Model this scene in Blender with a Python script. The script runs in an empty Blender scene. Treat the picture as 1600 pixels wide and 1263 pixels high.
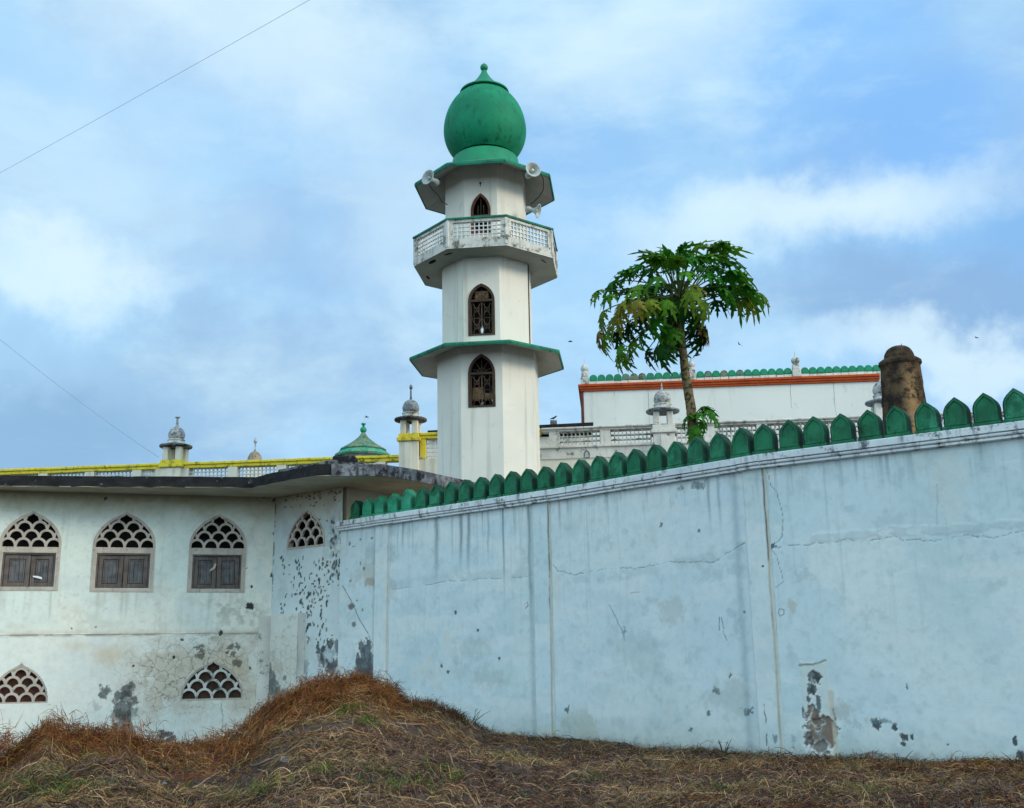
import bpy, math, random
import numpy as np
from mathutils import Vector, Matrix
from mathutils.geometry import tessellate_polygon
random.seed(7); rng = np.random.default_rng(11)
SC = bpy.context.scene
COL = SC.collection
PI = math.pi
def R(d): return math.radians(d)

# ------------------------------------------------------------------ camera
F = 1650.0; EYE = 1.6
PITCH = math.atan((1018 - 631.5) / F); ROLL = 0.014
_f = Vector((0, math.cos(PITCH), math.sin(PITCH))); _u0 = Vector((0, -math.sin(PITCH), math.cos(PITCH))); _r0 = Vector((1, 0, 0))
CU = _u0 * math.cos(ROLL) + _r0 * math.sin(ROLL)
CR = _r0 * math.cos(ROLL) - _u0 * math.sin(ROLL)
CAM = Vector((0, 0, EYE))
def ray(u, v): return _f * F + CR * (u - 800) - CU * (v - 631.5)
def at(u, v, y=None, z=None):
    d = ray(u, v)
    t = (y / d.y) if y is not None else ((z - EYE) / d.z)
    return CAM + d * t
def mpp(y, z): return (y * math.cos(PITCH) + (z - EYE) * math.sin(PITCH)) / F
cam = bpy.data.cameras.new('camera'); camo = bpy.data.objects.new('camera', cam); COL.objects.link(camo)
cam.sensor_width = 36; cam.lens = 36 * F / 1600; cam.clip_end = 9000; cam.clip_start = .05
m = Matrix.Identity(4)
for i in range(3):
    m[i][0] = CR[i]; m[i][1] = CU[i]; m[i][2] = -_f[i]; m[i][3] = CAM[i]
camo.matrix_world = m
SC.camera = camo

class Plane:
    """vertical plane: local x along it (to the right), y into depth, z up"""
    def __init__(s, p0, p1=None, slope=None):
        s.o = Vector((p0[0], p0[1], 0))
        d = Vector((p1[0] - p0[0], p1[1] - p0[1], 0)) if p1 is not None else Vector((1, slope, 0))
        s.len = d.length; s.d = d.normalized(); s.n = Vector((-s.d.y, s.d.x, 0))   # n points into depth
        s.M = Matrix(((s.d.x, s.n.x, 0, s.o.x), (s.d.y, s.n.y, 0, s.o.y), (0, 0, 1, 0), (0, 0, 0, 1)))
    def hit(s, u, v, off=0):
        r = ray(u, v); t = ((s.o + s.n * off - CAM).dot(s.n)) / r.dot(s.n)
        p = CAM + r * t
        return ((p - s.o).dot(s.d), p.z)
    def world(s, a, b=0, z=0): return s.M @ Vector((a, b, z))

# ------------------------------------------------------------------ mesh builder
def link(name, me, mat, parent):
    o = bpy.data.objects.new(name, me); COL.objects.link(o)
    if parent is not None: o.parent = parent
    for mm in (mat if isinstance(mat, (list, tuple)) else [mat]): me.materials.append(mm)
    return o
def rootloc(p):
    while p is not None and p.parent is not None: p = p.parent
    return Vector(p.location) if p is not None else Vector((0, 0, 0))
class MB:
    def __init__(s, M=None): s.v = []; s.f = []; s.mi = []; s.M = M or Matrix.Identity(4); s.cur = 0; s.sm = []
    def add(s, vs, fs, smooth=False):
        b = len(s.v); s.v += [s.M @ Vector(p) for p in vs]
        for f in fs: s.f.append([b + i for i in f]); s.mi.append(s.cur); s.sm.append(smooth)
        return s
    def box(s, x0, x1, y0, y1, z0, z1):
        v = [(x, y, z) for z in (z0, z1) for y in (y0, y1) for x in (x0, x1)]
        return s.add(v, [(0, 2, 3, 1), (4, 5, 7, 6), (0, 1, 5, 4), (2, 6, 7, 3), (0, 4, 6, 2), (1, 3, 7, 5)])
    def cbox(s, x0, x1, y0, y1, z0, z1, c=.01):
        """box with chamfered edges on all sides"""
        c = min(c, (x1 - x0) * .3, (y1 - y0) * .3, (z1 - z0) * .3)
        lp = [(x0 + c, z0), (x1 - c, z0), (x1, z0 + c), (x1, z1 - c), (x1 - c, z1), (x0 + c, z1), (x0, z1 - c), (x0, z0 + c)]
        cx, cz = (x0 + x1) / 2, (z0 + z1) / 2
        sh = [(x + (c if x < cx else -c), z + (c if z < cz else -c)) for x, z in lp]
        v = [(x, y0, z) for x, z in sh] + [(x, y0 + c, z) for x, z in lp] + [(x, y1, z) for x, z in lp]
        f = [tuple(range(7, -1, -1))] + [(k * 8 + i, k * 8 + (i + 1) % 8, (k + 1) * 8 + (i + 1) % 8, (k + 1) * 8 + i) for k in range(2) for i in range(8)] + [tuple(range(16, 24))]
        f[0] = tuple(range(8))
        return s.add(v, f)
    def prism(s, outl, y0, y1):
        n = len(outl); v = [(x, y0, z) for x, z in outl] + [(x, y1, z) for x, z in outl]
        return s.add(v, [tuple(range(n)), tuple(range(2 * n - 1, n - 1, -1))] + [(i, i + n, (i + 1) % n + n, (i + 1) % n) for i in range(n)])
    def plate(s, outer, holes, y0, y1):
        """plate in the x-z plane with holes, real thickness"""
        loops = [outer] + holes
        tri = tessellate_polygon([[Vector((x, z, 0)) for x, z in l] for l in loops])
        flat = [p for l in loops for p in l]; n = len(flat)
        v = [(x, y0, z) for x, z in flat] + [(x, y1, z) for x, z in flat]
        f = [tuple(t) for t in tri] + [tuple(i + n for i in reversed(t)) for t in tri]
        b = 0
        for l in loops:
            k = len(l)
            f += [(b + i, b + (i + 1) % k, b + (i + 1) % k + n, b + i + n) for i in range(k)]
            b += k
        return s.add(v, f)
    def lathe(s, prof, c=(0, 0, 0), n=24, smooth=True, ph=0., close=False):
        v = []; f = []
        for r, z in prof:
            for k in range(n):
                a = 2 * PI * k / n + ph; v.append((c[0] + r * math.sin(a), c[1] - r * math.cos(a), c[2] + z))
        for j in range(len(prof) - 1):
            for k in range(n):
                f.append((j * n + k, j * n + (k + 1) % n, (j + 1) * n + (k + 1) % n, (j + 1) * n + k))
        if close: f.append(tuple(range(n - 1, -1, -1))); f.append(tuple(range((len(prof) - 1) * n, len(prof) * n)))
        return s.add(v, f, smooth)
    def tube(s, pts, r, n=6, smooth=True, flat=1.0):
        pts = [Vector(p) for p in pts]; rs = r if isinstance(r, (list, tuple)) else [r] * len(pts)
        v = []; f = []; ref = Vector((0, 0, 1)) if abs((pts[-1] - pts[0]).normalized().z) < .8 else Vector((1, 0, 0))
        for i, p in enumerate(pts):
            t = (pts[min(i + 1, len(pts) - 1)] - pts[max(i - 1, 0)]).normalized()
            a = t.cross(ref).normalized(); b = a.cross(t)
            for k in range(n):
                q = 2 * PI * k / n; v.append(p + a * math.cos(q) * rs[i] + b * math.sin(q) * rs[i] * flat)
        for i in range(len(pts) - 1):
            for k in range(n): f.append((i * n + k, i * n + (k + 1) % n, (i + 1) * n + (k + 1) % n, (i + 1) * n + k))
        f.append(tuple(range(n - 1, -1, -1))); f.append(tuple(range((len(pts) - 1) * n, len(pts) * n)))
        return s.add(v, f, smooth)
    def ball(s, c, r, n=14, sz=1.0):
        return s.lathe([(r * math.sin(PI * k / 8) + 1e-4, -r * sz * math.cos(PI * k / 8)) for k in range(9)], c, n)
    def build(s, name, mat, parent=None):
        L = rootloc(parent)
        me = bpy.data.meshes.new(name); me.from_pydata([p - L for p in s.v], [], s.f)
        me.polygons.foreach_set('use_smooth', s.sm)
        if isinstance(mat, (list, tuple)): 
            o = link(name, me, mat, parent); me.polygons.foreach_set('material_index', s.mi)
        else: o = link(name, me, mat, parent)
        import bmesh
        bm = bmesh.new(); bm.from_mesh(me); bmesh.ops.recalc_face_normals(bm, faces=bm.faces); bm.to_mesh(me); bm.free()
        return o
def tag(o, label=None, cat=None, group=None, kind=None):
    if label: o['label'] = label
    if cat: o['category'] = cat
    if group: o['group'] = group
    if kind: o['kind'] = kind
    return o
def thing(name, loc, label, cat, group=None):
    o = bpy.data.objects.new(name, None); COL.objects.link(o); o.location = loc; o.empty_display_size = .3
    return tag(o, label, cat, group)

# ------------------------------------------------------------------ numpy noise
def vnoise(x, y, seed=0):
    xi = np.floor(x).astype(np.int64); yi = np.floor(y).astype(np.int64); fx = x - xi; fy = y - yi
    fx = fx * fx * (3 - 2 * fx); fy = fy * fy * (3 - 2 * fy)
    def h(a, b):
        n = (a * 374761393 + b * 668265263 + seed * 974634777) & 0xffffffff
        n = ((n ^ (n >> 13)) * 1274126177) & 0xffffffff
        return ((n ^ (n >> 16)) & 0xffff) / 65535.
    return (h(xi, yi) * (1 - fx) + h(xi + 1, yi) * fx) * (1 - fy) + (h(xi, yi + 1) * (1 - fx) + h(xi + 1, yi + 1) * fx) * fy
def fbm(x, y, seed=0, o=5, g=.55):
    t = 0; a = 1; n = 0
    for k in range(o): t = t + a * vnoise(x * 2**k + 17.3 * k, y * 2**k + 5.1 * k, seed + k); n += a; a *= g
    return t / n
def sst(a, b, x): t = np.clip((x - a) / (b - a), 0, 1); return t * t * (3 - 2 * t)

# ------------------------------------------------------------------ materials
def newmat(name):
    mt = bpy.data.materials.new(name); mt.use_nodes = True; nt = mt.node_tree
    return mt, nt, nt.nodes['Principled BSDF']
def N(nt, t, **k):
    n = nt.nodes.new(t)
    for a, b in k.items():
        if a.startswith('i_'):
            nm = a[2:]; n.inputs[int(nm) if nm.isdigit() else nm.replace('_', ' ')].default_value = b
        else: setattr(n, a, b)
    return n
def mixc(nt, fac, a, b, mode='MIX'):
    n = nt.nodes.new('ShaderNodeMix'); n.data_type = 'RGBA'; n.blend_type = mode
    for s, x in ((n.inputs[0], fac), (n.inputs[6], a), (n.inputs[7], b)):
        if isinstance(x, bpy.types.NodeSocket): nt.links.new(x, s)
        else: s.default_value = x if not isinstance(x, tuple) else (*x[:3], 1)
    return n.outputs[2]
def ramp(nt, src, lo, hi):
    n = nt.nodes.new('ShaderNodeMapRange'); n.interpolation_type = 'SMOOTHSTEP'
    nt.links.new(src, n.inputs[0]); n.inputs[1].default_value = lo; n.inputs[2].default_value = hi
    return n.outputs[0]
def mul(nt, a, b):
    n = nt.nodes.new('ShaderNodeMath'); n.operation = 'MULTIPLY'
    for s, x in ((n.inputs[0], a), (n.inputs[1], b)):
        if isinstance(x, bpy.types.NodeSocket): nt.links.new(x, s)
        else: s.default_value = x
    return n.outputs[0]
def noise(nt, co, scale, detail=6, rough=.6, sc=None):
    if sc:
        mp = N(nt, 'ShaderNodeMapping'); mp.inputs['Scale'].default_value = sc; nt.links.new(co, mp.inputs[0]); co = mp.outputs[0]
    n = N(nt, 'ShaderNodeTexNoise'); n.inputs['Scale'].default_value = scale; n.inputs['Detail'].default_value = detail; n.inputs['Roughness'].default_value = rough
    nt.links.new(co, n.inputs['Vector']); return n.outputs['Fac']
def bump(nt, bs, src, st, dist=.02):
    b = N(nt, 'ShaderNodeBump'); b.inputs['Strength'].default_value = st; b.inputs['Distance'].default_value = dist
    nt.links.new(src, b.inputs['Height']); nt.links.new(b.outputs[0], bs.inputs['Normal'])
def paint(name, c1, c2, dirt=(.03, .03, .03), amt=.4, thr=.58, scale=1.5, dscale=5, streak=.0, rough=.85, bst=.35, sz=(9, 9, .5), spec=.25, bdist=.01):
    mt, nt, bs = newmat(name); co = N(nt, 'ShaderNodeTexCoord').outputs['Object']
    c = mixc(nt, ramp(nt, noise(nt, co, scale), .35, .65), c1, c2)
    if amt: c = mixc(nt, mul(nt, ramp(nt, noise(nt, co, dscale, 9, .72), thr, thr + .13), amt), c, dirt)
    if streak: c = mixc(nt, mul(nt, ramp(nt, noise(nt, co, 1., 5, .6, sz), .52, .72), streak), c, dirt)
    nt.links.new(c, bs.inputs['Base Color']); bs.inputs['Roughness'].default_value = rough; bs.inputs['Specular IOR Level'].default_value = spec
    if bst: bump(nt, bs, noise(nt, co, 18, 8, .7), bst, bdist)
    return mt
def attrmat(name, rough=.88, crack=(.16, .15, .12), fine=.12, cscale=5., cw=.02):
    mt, nt, bs = newmat(name); co = N(nt, 'ShaderNodeTexCoord').outputs['Object']
    at_ = N(nt, 'ShaderNodeAttribute'); at_.attribute_name = 'Col'
    n1 = noise(nt, co, 7, 9, .7); n2 = noise(nt, co, 60, 4, .7)
    c = mixc(nt, mul(nt, ramp(nt, n1, .4, .75), fine), at_.outputs['Color'], (.05, .07, .07))
    c = mixc(nt, mul(nt, ramp(nt, n2, .45, .75), fine * .6), c, (.75, .8, .78))
    # crazed plaster: warped Voronoi cell edges, only where alpha < 1
    wn = N(nt, 'ShaderNodeTexNoise'); wn.inputs['Scale'].default_value = 6; wn.inputs['Detail'].default_value = 5; nt.links.new(co, wn.inputs['Vector'])
    wm = N(nt, 'ShaderNodeVectorMath', operation='MULTIPLY_ADD'); nt.links.new(wn.outputs['Color'], wm.inputs[0]); wm.inputs[1].default_value = (.22, .22, .22); nt.links.new(co, wm.inputs[2])
    vo = N(nt, 'ShaderNodeTexVoronoi', feature='DISTANCE_TO_EDGE'); vo.inputs['Scale'].default_value = cscale; nt.links.new(wm.outputs[0], vo.inputs['Vector'])
    e = N(nt, 'ShaderNodeMapRange'); nt.links.new(vo.outputs['Distance'], e.inputs[0]); e.inputs[1].default_value = cw * .3; e.inputs[2].default_value = cw * 1.8; e.inputs[3].default_value = 1; e.inputs[4].default_value = 0
    inv = N(nt, 'ShaderNodeMath', operation='SUBTRACT'); inv.inputs[0].default_value = 1; nt.links.new(at_.outputs['Alpha'], inv.inputs[1])
    ef = mul(nt, e.outputs[0], inv.outputs[0])
    c = mixc(nt, mul(nt, ef, .75), c, crack)
    nt.links.new(c, bs.inputs['Base Color']); bs.inputs['Roughness'].default_value = rough; bs.inputs['Specular IOR Level'].default_value = .2
    hs = N(nt, 'ShaderNodeMath', operation='MULTIPLY_ADD'); nt.links.new(ef, hs.inputs[0]); hs.inputs[1].default_value = -1.5; nt.links.new(n1, hs.inputs[2])
    bump(nt, bs, hs.outputs[0], .35, .012)
    return mt
M_ = {}
M_['blue'] = attrmat('blue_plaster')
M_['face'] = attrmat('pale_plaster', cscale=4.2)
M_['capw'] = paint('cap_plaster', (.68, .74, .76), (.56, .62, .66), (.04, .05, .05), .85, .52, 2., 5, .6, sz=(7, 7, 1.2))
M_['green'] = paint('merlon_green', (.007, .155, .068), (.005, .10, .045), (.006, .02, .014), .8, .53, 4, 5, .55, rough=.6, sz=(8, 8, 1.5))
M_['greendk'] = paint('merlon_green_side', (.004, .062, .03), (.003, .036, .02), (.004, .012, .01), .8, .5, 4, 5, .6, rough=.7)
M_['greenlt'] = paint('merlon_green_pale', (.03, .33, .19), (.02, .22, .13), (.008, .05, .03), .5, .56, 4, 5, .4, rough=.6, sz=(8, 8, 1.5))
M_['dome'] = paint('dome_green', (.004, .24, .12), (.003, .175, .088), (.004, .06, .035), .5, .54, 1.2, 6, .85, rough=.7, sz=(6.5, 6.5, .28), bst=.3)
M_['domelt'] = paint('dome_green_pale', (.009, .26, .125), (.014, .20, .10), (.02, .09, .06), .45, .56, 1.5, 6, .3, rough=.5, sz=(3, 3, .4), bst=.15)
M_['trimg'] = paint('trim_green', (.008, .20, .115), (.01, .13, .08), (.01, .03, .02), .7, .52, 3, 6, .5, rough=.7)
M_['tower'] = paint('tower_plaster', (.70, .69, .62), (.64, .64, .58), (.33, .31, .23), .4, .58, .7, 3, .38, sz=(4.5, 4.5, .22), bst=.35)
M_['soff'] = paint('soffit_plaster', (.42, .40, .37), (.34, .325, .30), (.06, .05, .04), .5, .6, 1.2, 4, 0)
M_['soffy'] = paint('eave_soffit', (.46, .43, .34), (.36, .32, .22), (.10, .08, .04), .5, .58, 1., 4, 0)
M_['balc'] = paint('balcony_plaster', (.60, .60, .56), (.50, .50, .46), (.05, .055, .04), .85, .50, 2, 4, .65, sz=(5, 5, .8))
M_['latt'] = paint('lattice_white', (.70, .72, .70), (.6, .62, .6), (.1, .1, .09), .5, .58, 3, 6, .2)
M_['wood'] = paint('brown_wood', (.085, .05, .034), (.05, .032, .024), (.02, .015, .01), .5, .5, 4, 12, .5, sz=(20, 20, 1.))
M_['iron'] = paint('iron_grille', (.13, .09, .06), (.08, .06, .045), (.03, .02, .02), .5, .5, 6, 14, 0)
M_['dark'] = paint('dark_interior', (.012, .010, .009), (.006, .005, .005), amt=0, bst=0)
M_['dboard'] = paint('red_brown_board', (.16, .055, .035), (.08, .035, .025), (.02, .015, .012), .6, .48, 5, 9, .4)
M_['carton'] = paint('carton', (.26, .16, .075), (.2, .12, .06), (.08, .05, .03), .5, .5, 3, 8, 0)
M_['blackc'] = paint('black_mould_edge', (.012, .012, .013), (.022, .022, .025), (.34, .35, .36), .7, .60, 3, 7, .0, rough=.95, bst=.8, bdist=.03)
M_['greyc'] = paint('grey_mould_edge', (.10, .10, .11), (.25, .26, .28), (.012, .012, .014), .9, .47, 3, 5, .8, sz=(6, 6, .8), rough=.95, bst=.8, bdist=.03)
M_['lframe'] = paint('window_frame', (.50, .45, .39), (.40, .36, .31), (.05, .05, .045), .7, .56, 3, 8, .3)
M_['shut'] = paint('shutter_wood', (.135, .112, .10), (.085, .074, .068), (.2, .2, .22), .45, .6, 5, 10, .6, sz=(25, 25, 1.5))
M_['shutp'] = paint('shutter_panel', (.14, .145, .15), (.09, .095, .10), (.02, .02, .02), .5, .56, 5, 10, .8, sz=(22, 22, 1.))
M_['yellow'] = paint('yellow_trim', (.80, .64, .05), (.70, .58, .06), (.03, .035, .02), .8, .54, 2, 5, .75, sz=(5, 5, 2.))
M_['cream'] = paint('cream_plaster', (.74, .71, .60), (.66, .63, .53), (.08, .075, .06), .5, .62, 1, 4, .35, sz=(3, 3, .4))
M_['creamg'] = paint('grey_cream_plaster', (.68, .67, .62), (.58, .57, .52), (.045, .045, .04), .8, .54, 1.5, 4, .55, sz=(3, 3, .5))
M_['hall'] = paint('hall_plaster', (.70, .71, .68), (.64, .66, .63), (.3, .3, .28), .35, .58, .4, 2.5, .3, sz=(1.6, 1.6, .2), bst=.1)
M_['orange'] = paint('orange_band', (.48, .085, .02), (.40, .065, .018), (.10, .03, .02), .5, .58, 2, 6, .4)
M_['tdome'] = paint('mottled_dome', (.46, .47, .46), (.36, .37, .37), (.04, .04, .045), .85, .47, 4, 9, .3)
M_['tgrey'] = paint('dark_mottled_dome', (.26, .30, .32), (.18, .21, .23), (.03, .03, .035), .85, .48, 4, 9, .3)
M_['tbrown'] = paint('brown_dome', (.32, .27, .2), (.24, .2, .15), (.05, .04, .03), .7, .5, 4, 9, .3)
M_['teal'] = paint('pavilion_green', (.02, .30, .18), (.16, .30, .20), (.03, .05, .035), .6, .5, 2.2, 4, .4)
M_['tealold'] = paint('pavilion_weathered', (.07, .22, .15), (.19, .22, .13), (.03, .04, .03), .8, .48, 2.6, 6, .5)
M_['horn'] = paint('horn_grey', (.42, .47, .46), (.33, .37, .37), (.1, .1, .1), .3, .6, 5, 10, 0, rough=.5, spec=.4)
M_['hornw'] = paint('horn_cream', (.62, .6, .48), (.5, .48, .4), (.1, .1, .1), .2, .6, 5, 10, 0, rough=.5)
M_['black'] = paint('black_rubber', (.015, .015, .016), (.02, .02, .02), amt=0, bst=0, rough=.6)
M_['wire'] = paint('wire_grey', (.38, .44, .50), (.34, .4, .46), amt=0, bst=0, rough=.6)
M_['plastic'] = paint('white_plastic', (.8, .82, .84), (.7, .73, .78), amt=0, bst=0, rough=.5)
M_['bird'] = paint('bird_feather', (.02, .018, .018), (.04, .035, .03), amt=0, bst=0)

# every merlon has weathered differently: a share of each one's paint is faded
for k_, fd_ in (('green', (.045, .30, .17)), ('greendk', (.02, .12, .07)), ('greenlt', (.10, .42, .27))):
    nt_ = M_[k_].node_tree; bs_ = nt_.nodes['Principled BSDF']; src = bs_.inputs['Base Color'].links[0].from_socket; oi = N(nt_, 'ShaderNodeObjectInfo'); co_ = N(nt_, 'ShaderNodeTexCoord').outputs['Object']
    nn_ = ramp(nt_, noise(nt_, co_, 3.5, 8, .7), .44, .66); nt_.links.new(mixc(nt_, mul(nt_, mul(nt_, nn_, oi.outputs['Random']), .75), src, fd_), bs_.inputs['Base Color'])
# old stone pillar: blackened coral stone with an ochre scar
def stone_mat():
    mt, nt, bs = newmat('old_stone'); co = N(nt, 'ShaderNodeTexCoord').outputs['Object']
    c = mixc(nt, ramp(nt, noise(nt, co, 3, 8, .7), .42, .62), (.028, .022, .018), (.11, .075, .045))
    at_ = N(nt, 'ShaderNodeAttribute'); at_.attribute_name = 'Col'
    f = mul(nt, at_.outputs['Fac'], ramp(nt, noise(nt, co, 6, 9, .75), .40, .55))
    c = mixc(nt, f, c, (.34, .21, .10))
    c = mixc(nt, mul(nt, ramp(nt, noise(nt, co, 16, 8, .8), .57, .66), .8), c, (.012, .010, .010))
    nt.links.new(c, bs.inputs['Base Color']); bs.inputs['Roughness'].default_value = .95; bs.inputs['Specular IOR Level'].default_value = .1
    bump(nt, bs, noise(nt, co, 12, 9, .75), 1., .05); return mt
M_['stone'] = stone_mat()
def vcmat(name, rough=.8, trans=0., spec=.15, nfac=.25):
    mt, nt, bs = newmat(name); co = N(nt, 'ShaderNodeTexCoord').outputs['Object']
    at_ = N(nt, 'ShaderNodeAttribute'); at_.attribute_name = 'Col'
    c = mixc(nt, mul(nt, ramp(nt, noise(nt, co, 9, 6, .7), .4, .7), nfac), at_.outputs['Color'], (.02, .02, .012))
    nt.links.new(c, bs.inputs['Base Color']); bs.inputs['Roughness'].default_value = rough; bs.inputs['Specular IOR Level'].default_value = spec
    if trans:
        tr = N(nt, 'ShaderNodeBsdfTranslucent'); nt.links.new(c, tr.inputs['Color']); mx = N(nt, 'ShaderNodeMixShader'); mx.inputs[0].default_value = trans
        nt.links.new(bs.outputs[0], mx.inputs[1]); nt.links.new(tr.outputs[0], mx.inputs[2]); nt.links.new(mx.outputs[0], nt.nodes['Material Output'].inputs['Surface'])
    return mt
M_['leaf'] = vcmat('papaya_leaf', .6, .30, .12, .4)
M_['bark'] = vcmat('papaya_bark', .9, 0, .1, .5)
M_['straw'] = vcmat('straw', .85, .15, .1, .0)
M_['soil'] = vcmat('soil', .95, 0, .05, .5)

def mesh_np(name, verts, faces4, mat, parent=None, cols=None, smooth=False, kind=None):
    """fast mesh of quads with a colour attribute"""
    me = bpy.data.meshes.new(name); nv = len(verts); nf = len(faces4)
    L = rootloc(parent)
    me.vertices.add(nv); me.vertices.foreach_set('co', (verts - np.array(L)).astype(np.float32).ravel())
    me.loops.add(nf * 4); me.loops.foreach_set('vertex_index', faces4.astype(np.int32).ravel())
    me.polygons.add(nf); me.polygons.foreach_set('loop_start', np.arange(0, nf * 4, 4, dtype=np.int32))
    try: me.polygons.foreach_set('loop_total', np.full(nf, 4, dtype=np.int32))
    except Exception: pass
    me.update(calc_edges=True); me.validate()
    if smooth: me.polygons.foreach_set('use_smooth', np.ones(nf, dtype=bool))
    if cols is not None:
        a = me.color_attributes.new('Col', 'FLOAT_COLOR', 'POINT')
        if cols.shape[1] == 3: cols = np.concatenate([cols, np.ones((len(cols), 1))], 1)
        a.data.foreach_set('color', cols.astype(np.float32).ravel())
    return link(name, me, mat, parent)

class Canvas:
    """a plastered wall surface on a plane: fine grid, colour attribute painted with stains that belong to the wall"""
    def __init__(s, pl, s0, s1, z0, z1, cell, base, off=0.):
        s.pl = pl; s.nx = int((s1 - s0) / cell) + 1; s.nz = int((z1 - z0) / cell) + 1
        s.x = np.linspace(s0, s1, s.nx); s.z = np.linspace(z0, z1, s.nz); s.S, s.Z = np.meshgrid(s.x, s.z)
        s.C = np.ones(s.S.shape + (3,)) * np.array(base); s.A = np.zeros(s.S.shape); s.D = np.zeros(s.S.shape) + off
        s.keep = np.ones((s.nz - 1, s.nx - 1), bool)
        s.n1 = fbm(s.S * 9, s.Z * 9, 3, 5, .65); s.n2 = fbm(s.S * 2 + 9, s.Z * 2, 5, 4, .6)
    def mix(s, m, col): s.C += (np.array(col) - s.C) * np.clip(m, 0, 1)[..., None]
    def tint(s, freq, lo, hi, col, amt, seed, st=(1, 1)):
        s.mix(sst(lo, hi, fbm(s.S * freq * st[0], s.Z * freq * st[1], seed, 5, .6)) * amt, col)
    def P(s, u, v): return s.pl.hit(u, v)
    def blob(s, u, v, ru, rv, col, amt=1., rag=.55, soft=.12, dent=0.):
        a, b = s.P(u, v); a1, _ = s.P(u + ru, v); _, b1 = s.P(u, v - rv); ra = abs(a1 - a); rb = abs(b1 - b)
        d = np.sqrt(((s.S - a) / ra)**2 + ((s.Z - b) / rb)**2)
        k = min(.9 / max(min(ra, rb), .012), 26)
        d = d + (fbm(s.S * k, s.Z * k * .8, int(u) % 97, 5, .68) - .5) * 4.2 * rag
        if amt > .8 and ru > 2.5: s.mix((1 - sst(1.12, 1.5, d)) * .5, (.70, .75, .72))
        m = 1 - sst(1 - soft, 1 + soft, d); s.mix(m * amt, col)
        if amt > .8 and ru > 5: s.mix(m * sst(.5, .62, s.n1) * .55, (.22, .26, .27))
        if dent: s.D += m * dent
        return m
    def line(s, pts, w, col, amt=1., wob=.02, brk=0., dent=0.):
        q = [s.P(*p) for p in pts]; x = s.S + (fbm(s.S * 7, s.Z * 7, 21, 4, .6) - .5) * 2 * wob; z = s.Z + (fbm(s.S * 7 + 31, s.Z * 7, 22, 4, .6) - .5) * 2 * wob
        best = np.full(s.S.shape, 9e9)
        for (ax, az), (bx, bz) in zip(q[:-1], q[1:]):
            dx, dz = bx - ax, bz - az; t = np.clip(((x - ax) * dx + (z - az) * dz) / (dx * dx + dz * dz + 1e-9), 0, 1)
            best = np.minimum(best, np.hypot(x - ax - dx * t, z - az - dz * t))
        m = 1 - sst(w * .5, w * 1.2, best)
        if brk: m = m * sst(brk - .08, brk + .08, fbm(s.S * 5, s.Z * 5, 33, 4, .6))
        s.mix(m * amt, col)
        if dent: s.D += m * dent
    def streak(s, u, v0, v1, w, col, amt):
        a, b = s.P(u, v0); _, b1 = s.P(u, v1)
        x = s.S - a + (vnoise(s.Z * 3, s.Z * 0 + u, 4) - .5) * .03
        m = np.exp(-(x / w)**2) * sst(b1, b1 + (b - b1) * .6, s.Z) * (s.Z < b + .02) * (.4 + .9 * fbm(s.S * 25, s.Z * 2.2, int(u), 4, .6))
        s.mix(m * amt, col)
    def cut(s, poly_):
        """remove the cells inside a polygon (list of (s,z))"""
        cx = (s.S[:-1, :-1] + s.S[1:, 1:]) / 2; cz = (s.Z[:-1, :-1] + s.Z[1:, 1:]) / 2; ins = np.zeros(cx.shape, bool); n = len(poly_)
        for i in range(n):
            (x1, z1), (x2, z2) = poly_[i], poly_[(i + 1) % n]
            if z1 == z2: continue
            c = ((z1 > cz) != (z2 > cz)) & (cx < (x2 - x1) * (cz - z1) / (z2 - z1) + x1); ins ^= c
        s.keep &= ~ins
    def build(s, name, mat, parent):
        s.D += (fbm(s.S * 1.3, s.Z * 1.3, 8, 4, .5) - .5) * .02
        o = s.pl.o; d = s.pl.d; n = s.pl.n
        V = np.stack([o.x + d.x * s.S + n.x * s.D, o.y + d.y * s.S + n.y * s.D, s.Z], -1).reshape(-1, 3)
        I = np.arange(s.nx * s.nz).reshape(s.nz, s.nx)
        Q = np.stack([I[:-1, :-1], I[:-1, 1:], I[1:, 1:], I[1:, :-1]], -1)[s.keep]
        C = np.concatenate([np.clip(s.C, .004, .95), 1 - np.clip(s.A, 0, 1)[..., None]], -1).reshape(-1, 4)
        return mesh_np(name, V, Q, mat, parent, C, smooth=True)

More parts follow.
